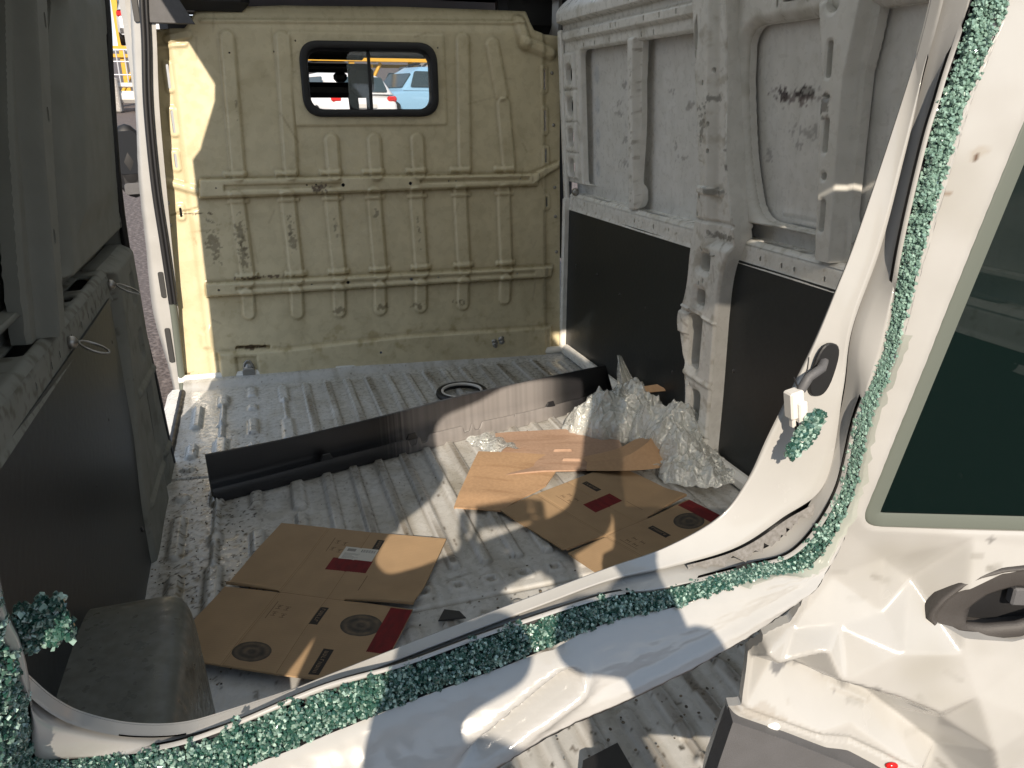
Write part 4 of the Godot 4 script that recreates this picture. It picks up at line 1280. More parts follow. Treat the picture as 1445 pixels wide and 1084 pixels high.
# ---------------------------------------------------------------- the smashed rear door
func broken_door() -> void:
	var R := PackedVector3Array([Vector3(-0.559, 1.080, -0.290), Vector3(-0.546, 1.040, -0.240), Vector3(-0.553, 0.983, -0.250), Vector3(-0.573, 0.903, -0.292), Vector3(-0.611, 0.806, -0.375), Vector3(-0.629, 0.747, -0.425), Vector3(-0.627, 0.723, -0.436), Vector3(-0.624, 0.692, -0.452), Vector3(-0.614, 0.663, -0.468), Vector3(-0.592, 0.631, -0.486), Vector3(-0.565, 0.604, -0.507), Vector3(-0.532, 0.591, -0.522), Vector3(-0.454, 0.600, -0.532), Vector3(-0.369, 0.618, -0.532), Vector3(-0.269, 0.638, -0.532), Vector3(-0.201, 0.651, -0.532), Vector3(-0.144, 0.661, -0.532), Vector3(-0.091, 0.683, -0.532), Vector3(-0.064, 0.718, -0.532), Vector3(-0.047, 0.760, -0.532), Vector3(-0.014, 0.837, -0.532), Vector3(0.005, 0.893, -0.532), Vector3(0.016, 0.929, -0.532), Vector3(0.035, 1.009, -0.532), Vector3(0.051, 1.088, -0.532), Vector3(0.058, 1.153, -0.532), Vector3(0.028, 1.170, -0.552), Vector3(-0.127, 1.185, -0.530), Vector3(-0.250, 1.185, -0.500), Vector3(-0.374, 1.185, -0.420), Vector3(-0.554, 1.175, -0.320)])
	var F := PackedVector3Array([Vector3(-0.560, 1.083, -0.275), Vector3(-0.546, 1.040, -0.225), Vector3(-0.553, 0.987, -0.235), Vector3(-0.575, 0.907, -0.285), Vector3(-0.613, 0.808, -0.370), Vector3(-0.630, 0.747, -0.420), Vector3(-0.625, 0.719, -0.430), Vector3(-0.620, 0.689, -0.445), Vector3(-0.611, 0.661, -0.461), Vector3(-0.590, 0.630, -0.479), Vector3(-0.562, 0.603, -0.500), Vector3(-0.529, 0.594, -0.513), Vector3(-0.454, 0.598, -0.521), Vector3(-0.369, 0.615, -0.521), Vector3(-0.271, 0.634, -0.521), Vector3(-0.204, 0.646, -0.521), Vector3(-0.146, 0.647, -0.521), Vector3(-0.078, 0.653, -0.521), Vector3(-0.029, 0.675, -0.521), Vector3(0.017, 0.705, -0.521), Vector3(0.019, 0.796, -0.521), Vector3(0.017, 0.854, -0.521), Vector3(0.034, 0.926, -0.521), Vector3(0.042, 0.995, -0.521), Vector3(0.047, 1.056, -0.521), Vector3(0.052, 1.151, -0.521), Vector3(0.022, 1.190, -0.541), Vector3(-0.132, 1.205, -0.530), Vector3(-0.254, 1.205, -0.500), Vector3(-0.377, 1.205, -0.420), Vector3(-0.555, 1.195, -0.305)])
	var D := PackedVector3Array([Vector3(-0.560, 1.083, -0.270), Vector3(-0.546, 1.040, -0.220), Vector3(-0.553, 0.988, -0.230), Vector3(-0.575, 0.909, -0.280), Vector3(-0.613, 0.810, -0.366), Vector3(-0.630, 0.748, -0.417), Vector3(-0.621, 0.709, -0.425), Vector3(-0.614, 0.683, -0.440), Vector3(-0.604, 0.657, -0.456), Vector3(-0.581, 0.630, -0.474), Vector3(-0.555, 0.604, -0.495), Vector3(-0.526, 0.595, -0.508), Vector3(-0.453, 0.596, -0.515), Vector3(-0.368, 0.613, -0.515), Vector3(-0.271, 0.630, -0.515), Vector3(-0.205, 0.639, -0.515), Vector3(-0.145, 0.643, -0.515), Vector3(-0.062, 0.637, -0.515), Vector3(-0.017, 0.651, -0.515), Vector3(0.014, 0.701, -0.515), Vector3(0.022, 0.787, -0.515), Vector3(0.032, 0.853, -0.515), Vector3(0.038, 0.927, -0.515), Vector3(0.044, 1.007, -0.515), Vector3(0.048, 1.066, -0.515), Vector3(0.055, 1.151, -0.515), Vector3(0.025, 1.194, -0.535), Vector3(-0.129, 1.209, -0.530), Vector3(-0.252, 1.209, -0.500), Vector3(-0.375, 1.209, -0.420), Vector3(-0.555, 1.199, -0.300)])
	var GU := PackedVector3Array([Vector3(-0.554, 1.079, -0.265), Vector3(-0.539, 1.040, -0.215), Vector3(-0.546, 0.989, -0.225), Vector3(-0.566, 0.915, -0.270), Vector3(-0.599, 0.824, -0.350), Vector3(-0.611, 0.775, -0.390), Vector3(-0.618, 0.742, -0.410), Vector3(-0.626, 0.703, -0.425), Vector3(-0.634, 0.662, -0.438), Vector3(-0.627, 0.640, -0.455), Vector3(-0.574, 0.609, -0.478), Vector3(-0.530, 0.603, -0.490), Vector3(-0.458, 0.614, -0.497), Vector3(-0.394, 0.619, -0.497), Vector3(-0.317, 0.632, -0.497), Vector3(-0.218, 0.644, -0.497), Vector3(-0.162, 0.640, -0.497), Vector3(-0.079, 0.643, -0.497), Vector3(-0.023, 0.650, -0.497), Vector3(0.013, 0.701, -0.497), Vector3(0.022, 0.778, -0.497), Vector3(0.037, 0.843, -0.497), Vector3(0.038, 0.932, -0.497), Vector3(0.044, 1.012, -0.497), Vector3(0.051, 1.055, -0.497), Vector3(0.063, 1.148, -0.497), Vector3(0.033, 1.185, -0.517), Vector3(-0.122, 1.200, -0.530), Vector3(-0.245, 1.200, -0.500), Vector3(-0.368, 1.200, -0.420), Vector3(-0.549, 1.190, -0.295)])
	var GL := PackedVector3Array([Vector3(-0.563, 1.089, -0.260), Vector3(-0.548, 1.040, -0.210), Vector3(-0.556, 0.991, -0.220), Vector3(-0.577, 0.922, -0.260), Vector3(-0.611, 0.842, -0.335), Vector3(-0.630, 0.782, -0.380), Vector3(-0.634, 0.751, -0.390), Vector3(-0.642, 0.701, -0.400), Vector3(-0.642, 0.657, -0.415), Vector3(-0.612, 0.624, -0.435), Vector3(-0.564, 0.591, -0.462), Vector3(-0.513, 0.579, -0.478), Vector3(-0.446, 0.585, -0.486), Vector3(-0.381, 0.598, -0.486), Vector3(-0.309, 0.610, -0.486), Vector3(-0.220, 0.630, -0.486), Vector3(-0.154, 0.631, -0.486), Vector3(-0.070, 0.644, -0.486), Vector3(-0.014, 0.641, -0.490), Vector3(0.018, 0.703, -0.490), Vector3(0.024, 0.779, -0.490), Vector3(0.039, 0.844, -0.490), Vector3(0.049, 0.929, -0.490), Vector3(0.059, 1.007, -0.490), Vector3(0.068, 1.053, -0.490), Vector3(0.095, 1.149, -0.490), Vector3(0.065, 1.215, -0.510), Vector3(-0.102, 1.230, -0.530), Vector3(-0.234, 1.230, -0.500), Vector3(-0.366, 1.230, -0.420), Vector3(-0.558, 1.220, -0.290)])
	var S := PackedVector3Array([Vector3(-0.930, 1.600, -0.340), Vector3(-0.930, 1.200, -0.340), Vector3(-0.930, 1.050, -0.350), Vector3(-0.930, 0.900, -0.360), Vector3(-0.930, 0.700, -0.380), Vector3(-0.930, 0.300, -0.400), Vector3(-0.751, 0.614, -0.320), Vector3(-0.749, 0.489, -0.340), Vector3(-0.709, 0.408, -0.370), Vector3(-0.640, 0.377, -0.400), Vector3(-0.563, 0.401, -0.425), Vector3(-0.490, 0.460, -0.440), Vector3(-0.416, 0.514, -0.445), Vector3(-0.345, 0.539, -0.450), Vector3(-0.290, 0.554, -0.455), Vector3(-0.216, 0.572, -0.460), Vector3(-0.138, 0.589, -0.465), Vector3(-0.057, 0.611, -0.475), Vector3(0.003, 0.639, -0.485), Vector3(0.025, 0.700, -0.490), Vector3(0.030, 0.777, -0.490), Vector3(0.044, 0.842, -0.490), Vector3(0.054, 0.928, -0.490), Vector3(0.065, 1.006, -0.490), Vector3(0.073, 1.052, -0.490), Vector3(0.100, 1.149, -0.490), Vector3(0.120, 1.300, -0.500), Vector3(-0.100, 1.620, -0.460), Vector3(-0.350, 1.620, -0.420), Vector3(-0.600, 1.620, -0.380), Vector3(-0.800, 1.620, -0.350)])
	var N := 420
	var r := smooth(R, N, true)
	var f := smooth(F, N, true)
	var d := smooth(D, N, true)
	for k in N:
		var out_ := Vector3(f[k].x + 0.28, f[k].y - 0.88, 0.0)
		var seam := f[k] + out_.normalized() * lerpf(0.0045, 0.0105, smoothstep(-0.1, 0.0, f[k].x) * smoothstep(0.70, 0.78, f[k].y)) + Vector3(0, 0, 0.004)
		var torn := smoothstep(-0.19, -0.13, f[k].x) * smoothstep(0.80, 0.72, f[k].y)
		d[k] = seam.lerp(d[k], torn)
	var gu := smooth(GU, N, true)
	var gl := smooth(GL, N, true)
	var sk := smooth(S, N, true)
	var mix := func(a: PackedVector3Array, b: PackedVector3Array, t: float, dz: float) -> PackedVector3Array:
		var out := PackedVector3Array()
		for k in a.size():
			out.append(a[k].lerp(b[k], t) + Vector3(0, 0, dz))
		return out
	# outer skin: from the glass edge down over the bulge
	var rows := []
	var nz := noise(0.9, 121, 3)
	for j in 25:
		var t := j / 24.0
		var row: PackedVector3Array = mix.call(gl, sk, t, 0.0)
		for k in N:
			var len_ := gl[k].distance_to(sk[k])
			var b := 0.10 * len_ * sin(PI * pow(t, 0.8))
			row[k].z += minf(b, 0.03)
			row[k].z += 0.0015 * nz.get_noise_2d(k * 0.5, j * 2.0)
			# torn crease below the opening
			var q := Vector2(row[k].x, row[k].y)
			var a := Vector2(-0.37, 0.545)
			var ab := Vector2(-0.267, 0.598) - a
			var tt := clampf((q - a).dot(ab) / ab.length_squared(), 0.0, 1.0)
			var dd := q.distance_to(a + ab * tt)
			row[k].z -= 0.016 * exp(-pow(dd / 0.006, 2.0)) * smoothstep(0.0, 0.3, tt)
			row[k].z += 0.010 * exp(-pow((dd - 0.014) / 0.008, 2.0)) * tt
			# body line
			var a2 := Vector2(-0.26, 0.575)
			var ab2 := Vector2(0.02, 0.636) - a2
			var t2 := (q - a2).dot(ab2) / ab2.length_squared()
			if t2 > -0.1 and t2 < 1.1:
				var sd := (q - a2).cross(ab2.normalized())
				row[k].z += 0.006 * smoothstep(-0.004, 0.004, sd) * smoothstep(-0.1, 0.2, t2)
		rows.append(row)
	var hem: PackedVector3Array = mix.call(sk, sk, 0.0, -0.02)
	for k in N:
		hem[k].y += 0.006
	rows.append(hem)
	var m := MB.new()
	m.grid(rows, true)
	var skin := obj("rear_door", m, M.white, van, "bent white rear door with its window smashed out")
	# glazing bed and inner rim
	m = MB.new()
	m.grid([mix.call(gl, gl, 0.0, 0.0), mix.call(gl, gu, 0.06, -0.010), mix.call(gl, gu, 0.95, -0.012), mix.call(gu, gu, 0, -0.006)], true)
	obj("glazing_bed", m, M.rubber, skin)
	m = MB.new()
	m.grid([mix.call(gu, gu, 0, -0.008), mix.call(gu, gu, 0.0, -0.003), mix.call(gu, d, 0.3, -0.001), mix.call(gu, d, 0.85, 0.0), mix.call(d, d, 0, -0.003), mix.call(d, f, 0.06, -0.012)], true)
	obj("window_flange", m, M.white, skin)
	m = MB.new()
	var deep := PackedVector3Array()
	var deep2 := PackedVector3Array()
	for k in N:
		var away := Vector3(f[k].x + 0.28, f[k].y - 0.88, 0.0)
		away = away.normalized()
		deep.append(d[k].lerp(f[k], 0.1) + away * 0.020 + Vector3(0, 0, -0.014))
		deep2.append(d[k].lerp(f[k], 0.9) + away * 0.020 + Vector3(0, 0, -0.014))
	m.grid([mix.call(d, f, 0.03, -0.008), deep, deep2, mix.call(d, f, 0.97, -0.010)], true)  # black backing strip; shade inside the hollow door is put into its colour
	obj("door_cavity_shade", m, M.black, skin)
	m = MB.new()
	var back1 := PackedVector3Array()
	var back2 := PackedVector3Array()
	for k in N:
		var away2 := Vector3(f[k].x + 0.28, f[k].y - 0.88, 0.0)
		away2 = away2.normalized()
		back1.append(r[k] + away2 * 0.006 + Vector3(0, 0, -0.004))
		back2.append(r[k] + away2 * 0.040 + Vector3(0, 0, -0.030))
	m.grid([mix.call(f, d, 0.06, -0.012), mix.call(f, d, 0.05, -0.002), mix.call(f, r, 0.06, 0.003), mix.call(f, r, 0.18, 0.001), mix.call(f, r, 0.5, 0.0), mix.call(f, r, 0.92, 0.0), r, back1, back2], true)
	var rim := obj("window_rim", m, M.white, skin)
	# torn strip of sealant along the cavity
	m = MB.new()
	var band := PackedInt32Array()
	var up := []
	var dn := []
	var tear := noise(0.35, 131, 3)
	for k in N:
		if f[k].x > -0.135 and f[k].x < 0.004 and f[k].y < 0.72 and f[k].distance_to(d[k]) > 0.002:
			up.append(f[k] + Vector3(0, 0, 0.004))
			var q := f[k].lerp(d[k], clampf(0.40 + 0.5 * tear.get_noise_1d(k * 9.0), 0.12, 0.75))
			dn.append(q + Vector3(0, -0.002, 0.002 + 0.003 * tear.get_noise_1d(k * 31.0)))
	if up.size() > 3:
		m.grid([PackedVector3Array(up), PackedVector3Array(dn)])
		obj("sealant_strip", m, M.sealant, rim)
	# cable hole, connector, wire
	m = MB.new()
	var e := Vector3(0.30, 0.95, 0.0).normalized()
	var hz := -0.5265
	var disc := PackedVector3Array()
	var hole_at := Vector3(-0.002, 0.819, hz)
	m.prism(rounded(V2([-0.012, -0.025, 0.012, -0.025, 0.012, 0.025, -0.012, 0.025]), 0.024, 6), hole_at, Vector3(0.985, -0.17, 0.03), Vector3(0.17, 0.985, 0.03), Vector3(0, 0, 1), 0.003, 0.001)  # black plate stands in for the dark of an open hole
	obj("cable_hole_dark", m, M.black, rim)
	m = MB.new()
	m.tube([hole_at + Vector3(0.0, 0.008, 0.0), hole_at + Vector3(-0.012, 0.006, 0.012), hole_at + Vector3(-0.026, 0.0, 0.014), hole_at + Vector3(-0.031, -0.012, 0.012)], 0.0042, 8)
	var wire := obj("cable_sleeve", m, M.grey, rim)
	m = MB.new()
	m.box(hole_at + Vector3(-0.036, -0.024, 0.012), Vector3(0.014, 0.026, 0.012), 0.0015, Basis(Vector3(0, 0, 1), 0.2))
	m.box(hole_at + Vector3(-0.0315, -0.030, 0.017), Vector3(0.009, 0.020, 0.008), 0.0012, Basis(Vector3(0, 0, 1), 0.2))
	m.box(hole_at + Vector3(-0.036, -0.041, 0.013), Vector3(0.004, 0.010, 0.006), 0.001, Basis(Vector3(0, 0, 1), 0.2))
	obj("cable_connector", m, M.nylon, wire, "small white plastic cable connector")
	m = MB.new()
	m.tube([hole_at + Vector3(-0.033, -0.040, 0.012), hole_at + Vector3(-0.030, -0.052, 0.016), hole_at + Vector3(-0.027, -0.066, 0.020)], 0.0022, 6)
	obj("cable", m, M.black, wire)
	m = MB.new()
	m.tube([hole_at + Vector3(-0.030, -0.008, 0.012), hole_at + Vector3(-0.027, 0.008, 0.012), hole_at + Vector3(-0.0255, 0.017, 0.010)], 0.0006, 5)
	obj("cable", m, M.black, wire)
	m = MB.new()
	m.tube([hole_at + Vector3(-0.034, -0.010, 0.012), hole_at + Vector3(-0.040, 0.001, 0.012)], 0.0008, 5)
	obj("cable", m, M.black, wire)
	# crumbled safety glass still stuck around the opening
	var crumbs := []
	var cl := noise(0.12, 141, 3)
	var clump := noise(0.7, 142, 2)
	for k in N:
		var a := gl[k]
		var b := gu[k]
		var next := gl[(k + 1) % N]
		var next_u := gu[(k + 1) % N]
		var wid := a.distance_to(b)
		var seg := maxf(a.distance_to(next), b.distance_to(next_u))
		if a.y > 1.16 and a.x > -0.45 and a.x < 0.1:
			continue
		var count := int(ceil(wid * seg / 0.0000009)) if wid < 0.08 else 20
		for c in mini(count, 500):
			var t := rng.randf()
			var s2 := rng.randf()
			var edge := lerpf(0.86, 0.74, smoothstep(0.0, 0.04, a.x)) + 0.30 * clump.get_noise_2d(k * 3.0, 5.0) + 0.14 * cl.get_noise_1d(k * 23.0)
			var low := 0.04 + 0.14 * clump.get_noise_2d(k * 3.0, 90.0)
			t = lerpf(low, edge, t)
			var p := a.lerp(next, s2).lerp(b.lerp(next_u, s2), t)
			var hgt := 0.008 * (0.55 + 0.9 * clump.get_noise_2d(k * 2.0, t * 9.0)) * sqrt(maxf(0.02, sin(PI * clampf((t - low) / (edge - low), 0.0, 1.0))))
			p.z += rng.randf_range(-0.009, maxf(hgt, 0.001))
			crumbs.append(p)
	obj_crumbs("glass_crumbs", crumbs, skin, 0.00105)
	# pale torn film below the glass at the right corner
	m = MB.new()
	var f1 := []
	var f2 := []
	for k in N:
		if gl[k].x > -0.10 and gl[k].y < 0.86 and gl[k].x < 0.1 and gl[k].y > 0.60:
			f1.append(gl[k].lerp(gu[k], 0.25) + Vector3(0, 0, 0.004))
			f2.append(gl[k] + (gl[k] - gu[k]).normalized() * (0.006 + 0.006 * tear.get_noise_1d(k * 11.0)) + Vector3(0, 0, 0.003))
	if f1.size() > 3:
		m.grid([PackedVector3Array(f1), PackedVector3Array(f2)])
		obj("torn_film", m, M.pvb, skin)
	# two loose clusters
	var c1 := []
	for k in 1500:
		var q := Vector2(rng.randf_range(-1, 1), rng.randf_range(-1, 1))
		if absf(q.x) > 0.85 + 0.15 * cl.get_noise_1d(q.y * 50.0):
			continue
		c1.append(Vector3(-0.605, 0.772, -0.415) + Vector3(0.98, 0.2, 0).normalized() * q.x * 0.015 + Vector3(-0.12, 0.99, 0) * q.y * (0.0125 + 0.0025 * sin(q.x * 9.0)) + Vector3(0, 0, rng.randf_range(-0.005, 0.005)))
	obj_crumbs("glass_cluster", c1, skin, 0.0014)
	c1 = []
	for k in 800:
		var q := Vector2(rng.randf_range(-1, 1), rng.randf_range(-1, 1))
		if absf(q.x) > 0.9 - 0.5 * q.y * q.y:
			continue
		c1.append(Vector3(-0.032, 0.770, -0.502) + Vector3(0.55, 0.83, 0) * q.y * 0.024 + Vector3(0.83, -0.55, 0) * q.x * 0.011 + Vector3(0, 0, rng.randf_range(-0.002, 0.002)))
	obj_crumbs("glass_cluster", c1, skin, 0.0015)

func obj_crumbs(called: String, pts: Array, parent: Node, size: float) -> void:
	var shapes := []
	for k in 4:
		var m := MB.new()
		var q := PackedVector3Array()
		for c in 8:
			q.append(Vector3(1 if c & 1 else -1, 1 if c & 2 else -1, 1 if c & 4 else -1) + Vector3(rng.randf_range(-0.5, 0.5), rng.randf_range(-0.5, 0.5), rng.randf_range(-0.5, 0.5)))
		for fc in [[0, 1, 3, 2], [4, 5, 7, 6], [0, 1, 5, 4], [2, 3, 7, 6], [0, 2, 6, 4], [1, 3, 7, 5]]:
			var ce: Vector3 = (q[fc[0]] + q[fc[1]] + q[fc[2]] + q[fc[3]]) * 0.25
			m.quad(q[fc[0]], q[fc[1]], q[fc[2]], q[fc[3]], ce)
		shapes.append(m.done())
	var mm := MultiMesh.new()
	mm.transform_format = MultiMesh.TRANSFORM_3D
	mm.use_colors = true
	mm.mesh = shapes[0]
	mm.instance_count = pts.size()
	for k in pts.size():
		var b := Basis(Vector3(rng.randf_range(-1, 1), rng.randf_range(-1, 1), rng.randf_range(-1, 1)).normalized(), rng.randf() * TAU)
		b = b.scaled(Vector3.ONE * size * rng.randf_range(0.5, 1.15))
		mm.set_instance_transform(k, Transform3D(b, pts[k]))
		var t := rng.randf()
		var sunlit_frost := 0.55 * smoothstep(-0.02, 0.04, pts[k].x)  # crushed glass on the right stile, paled further for the sun on it
		mm.set_instance_color(k, Color(0.025, 0.09, 0.068).lerp(Color(0.52, 0.72, 0.62), t * t * t * t).lerp(Color(0.34, 0.52, 0.43), sunlit_frost))
	var o := MultiMeshInstance3D.new()
	o.multimesh = mm
	o.material_override = M.crumb
	o.name = numbered(called, parent)
	parent.add_child(o, true)
	o.set_meta("kind", "stuff")

# ---------------------------------------------------------------- the other rear door, pushed in and crumpled
func closed_door() -> void:
	var u := Vector3(0.931, 0, 0.366).normalized()
	var v := Vector3.UP
	var n := u.cross(v).normalized()
	n = Vector3(-0.366, 0, 0.931).normalized()
	var base := Vector3(0.055, 0.659, -0.5)
	var o := base - u * 0.16 - v * 0.42
	var s := Sheet.new(o, u, v, n, 0.98, 1.42, 0.003)
	var pts := PackedVector2Array()
	var hs := []
	var put := func(x: float, y: float, h: float) -> void:
		pts.append(Vector2(x + 0.16, y + 0.42)); hs.append(h)
	for q in [[-0.17, -0.43, -0.01], [0.83, -0.43, 0.0], [0.83, 1.01, 0.0], [-0.17, 1.01, 0.0], [-0.17, 0.1, 0.0], [-0.05, 0.02, 0.0], [0.10, -0.006, 0.0], [0.3, 0.0, 0.0],
			[-0.06, -0.060, 0.0], [-0.020, -0.062, -0.010], [0.025, -0.038, -0.008], [0.060, -0.066, -0.016], [0.03, -0.095, -0.004], [-0.014, -0.106, 0.004], [0.16, -0.015, 0.0], [0.28, -0.06, -0.006],
			[-0.060, -0.112, 0.006], [-0.090, -0.117, 0.010], [-0.088, -0.124, 0.022], [-0.027, -0.122, 0.020], [0.043, -0.121, 0.020], [0.10, -0.120, 0.018], [0.173, -0.130, 0.012], [0.30, -0.14, 0.004],
			[-0.073, -0.138, 0.020], [-0.010, -0.156, 0.021], [0.050, -0.172, 0.022], [0.088, -0.188, 0.022], [0.12, -0.165, 0.024], [0.185, -0.19, 0.026],
			[-0.066, -0.156, -0.012], [-0.010, -0.182, -0.018], [0.038, -0.208, -0.020], [0.068, -0.230, -0.018], [0.100, -0.205, 0.012],
			[-0.096, -0.148, 0.002], [-0.100, -0.205, 0.012], [-0.055, -0.20, 0.004], [-0.019, -0.234, 0.012], [0.02, -0.235, 0.000], [0.060, -0.262, 0.004], [0.093, -0.284, 0.010],
			[0.145, -0.224, 0.030], [0.158, -0.262, 0.028], [0.165, -0.31, 0.024], [0.118, -0.268, -0.012], [0.112, -0.31, -0.010], [0.21, -0.27, 0.020], [0.30, -0.30, 0.010],
			[-0.12, -0.30, 0.000], [0.02, -0.31, 0.004]]:
		put.call(q[0], q[1], q[2])
	for k in hs.size():
		hs[k] *= 1.35
	s.tin(pts, hs)
	s.blur(1)
	s.wave(noise(0.06, 151, 3), 0.0012)
	var q := func(x: float, y: float) -> Vector2: return Vector2(x + 0.16, y + 0.42)
	s.rib(q.call(-0.099, -0.207), q.call(-0.019, -0.238), 0.003, -0.003, 0.002)
	s.rib(q.call(-0.019, -0.238), q.call(0.10, -0.287), 0.003, -0.003, 0.002)
	for e in [[-0.052, -0.156, 0.05, -0.010], [-0.03, -0.163, 0.03, -0.006], [0.0, -0.197, 0.04, -0.02]]:
		s.rib(q.call(e[0], e[1]), q.call(e[0] + e[2], e[1] + e[3]), 0.005, 0.003, 0.005)
	var edge := PackedVector2Array()
	for e in [[-0.130, -0.42], [-0.125, -0.30], [-0.112, -0.213], [-0.101, -0.205], [-0.097, -0.146], [-0.088, -0.117], [-0.060, -0.106], [-0.050, -0.09], [-0.038, -0.045], [-0.034, -0.02], [-0.030, 0.08], [-0.016, 0.208], [-0.004, 0.337], [0.020, 0.456], [0.050, 0.62], [0.08, 0.99], [0.82, 0.99], [0.82, -0.42]]:
		edge.append(q.call(e[0], e[1]))
	s.outline(edge, -0.006, 0.005)
	var win := PackedVector2Array()
	for e in [[-0.008, 0.002], [0.70, 0.002], [0.70, 0.68], [0.125, 0.68], [0.062, 0.362]]:
		win.append(q.call(e[0], e[1]))
	win = rounded(win, 0.022, 6)
	s.opening(win, -0.002, 0.005)
	var cut := PackedVector2Array()
	for e in [[0.075, -0.097], [0.082, -0.075], [0.097, -0.058], [0.130, -0.040], [0.152, -0.037], [0.180, -0.042], [0.212, -0.062], [0.220, -0.080], [0.200, -0.100], [0.150, -0.110], [0.100, -0.104]]:
		cut.append(q.call(e[0], e[1]))
	s.opening(cut)
	s.hole(q.call(0.43, 0.83), Vector2(0.075, 0.007), 0.004)
	var nz := noise(0.02, 152, 3)
	s.spot(q.call(0.032, 0.342), Vector2(0.0022, 0.0026), Color(0.10, 0.02, 0.03), 0.95, nz, 0.5)
	s.spot(q.call(0.033, 0.346), Vector2(0.006, 0.005), Color(0.62, 0.45, 0.22), 0.25, nz, 1.2)
	s.spot(q.call(0.014, 0.314), Vector2(0.009, 0.0018), Color(0.45, 0.28, 0.14), 0.6, nz, 1.0)
	s.spot(q.call(-0.02, -0.165), Vector2(0.03, 0.006), Color(0.35, 0.35, 0.36), 0.6, nz, 1.8)
	s.spot(q.call(-0.06, -0.17), Vector2(0.008, 0.008), Color(0.22, 0.22, 0.24), 0.8, nz, 1.4)
	s.spot(q.call(0.01, -0.19), Vector2(0.012, 0.010), Color(0.30, 0.30, 0.32), 0.6, nz, 1.6)
	s.spot(q.call(0.075, -0.197), Vector2(0.006, 0.003), Color(0.2, 0.2, 0.22), 0.8, nz, 1.4)
	s.spot(q.call(0.115, -0.010), Vector2(0.003, 0.006), Color(0.3, 0.3, 0.3), 0.7, nz, 1.2)
	s.spot(q.call(-0.08, -0.21), Vector2(0.03, 0.008), Color(0.75, 0.68, 0.60), 0.5, nz, 1.2)
	s.grime(noise(0.06, 153, 3), 0.1, 0.7, Color(0.90, 0.89, 0.86))
	var streak := noise(0.05, 154, 3)
	for kk in 40:
		var c := q.call(rng.randf_range(-0.1, 0.25), rng.randf_range(-0.35, 0.0)) as Vector2
		s.along(c, c + Vector2.from_angle(rng.randf_range(-0.9, 0.3)) * rng.randf_range(0.005, 0.03), 0.004, Color(0.62, 0.61, 0.58), rng.randf_range(0.2, 0.7), streak)
	var m := MB.new()
	s.put(m, 0.012)
	var door := obj("rear_door", m, M.white, van, "crumpled white rear door with a dark window and a grey handle")
	# window: pale rubber edge, dark pane
	m = MB.new()
	var inn: PackedVector2Array = Geometry2D.offset_polygon(win, -0.015)[0]
	var out3 := PackedVector3Array()
	var mid3 := PackedVector3Array()
	var in3 := PackedVector3Array()
	var W := win.size()
	for k in W:
		var c := win[k]
		var best := inn[0]
		for e in inn:
			if e.distance_squared_to(c) < best.distance_squared_to(c):
				best = e
		var f := func(p: Vector2, z: float) -> Vector3: return o + u * p.x + v * p.y + n * z
		out3.append(f.call(c, -0.004))
		mid3.append(f.call(c.lerp(best, 0.16), -0.001))
		in3.append(f.call(best, -0.004))
	m.grid([out3, mid3, in3], true)
	obj("window_seal", m, M.gasket, door)
	m = MB.new()
	m.prism(inn, o - n * 0.0085, u, v, n, 0.004, 0.0005)
	obj("window_pane", m, M.tint, door, "dark tinted unbroken pane")
	# handle
	m = MB.new()
	var lens := PackedVector2Array()
	for e in [[0.069, -0.099], [0.0705, -0.085], [0.0775, -0.071], [0.092, -0.054], [0.110, -0.0415], [0.130, -0.034], [0.152, -0.031], [0.175, -0.034], [0.205, -0.048], [0.225, -0.068], [0.228, -0.085], [0.205, -0.104], [0.180, -0.112], [0.150, -0.115], [0.118, -0.1135], [0.090, -0.107]]:
		lens.append(q.call(e[0], e[1]))
	var hole2 := PackedVector2Array()
	for e in [[0.113, -0.105], [0.1135, -0.085], [0.128, -0.070], [0.150, -0.060], [0.178, -0.062], [0.200, -0.078], [0.198, -0.094], [0.170, -0.104], [0.140, -0.108]]:
		hole2.append(q.call(e[0], e[1]))
	var h3 := []
	for lay in [[0.0, -0.006], [0.0, 0.005], [0.06, 0.0085], [0.14, 0.0070], [0.17, 0.0050], [0.21, 0.0062], [0.75, 0.004], [1.0, -0.003], [1.0, -0.016]]:
		var ring := PackedVector3Array()
		for k in 64:
			var fl: PackedVector2Array = lens
			var a := polyat(lens, k / 64.0)
			var b := polyat(hole2, k / 64.0)
			var pp := a.lerp(b, lay[0])
			ring.append(o + u * pp.x + v * pp.y + n * lay[1])
		h3.append(ring)
	m.grid(h3, true)
	var hd := obj("door_handle", m, M.handle, door, "dark grey oval door handle")
	m = MB.new()
	m.prism(hole2, o - n * 0.020, u, v, n, 0.004, 0.0005)
	obj("handle_recess", m, M.black, hd)
	m = MB.new()
	m.tube([o + u * 0.272 + v * 0.309 + n * -0.002, o + u * 0.288 + v * 0.3135 + n * 0.006, o + u * 0.315 + v * 0.320 + n * 0.009, o + u * 0.345 + v * 0.334 + n * 0.009, o + u * 0.372 + v * 0.352 + n * 0.004], 0.0085, 10, 0.7)
	obj("handle_grip", m, M.handle, hd)
	m = MB.new()
	m.box(o + u * 0.318 + v * 0.349 - n * 0.006, Vector3(0.016, 0.020, 0.012), 0.002, Basis(u, v, n))
	obj("handle_catch", m, M.grey, hd)
	# grey lower trim and its lamp
	m = MB.new()
	var strip := PackedVector2Array()
	for e in [[-0.112, -0.2135], [-0.055, -0.2345], [0.008, -0.262], [0.080, -0.297], [0.2, -0.36], [0.5, -0.42], [-0.14, -0.42], [-0.127, -0.303]]:
		strip.append(q.call(e[0], e[1]))
	m.prism(strip, o - n * 0.004, u, v, n, 0.030, 0.004)
	obj("lower_trim", m, M.grey, door)
	m = MB.new()
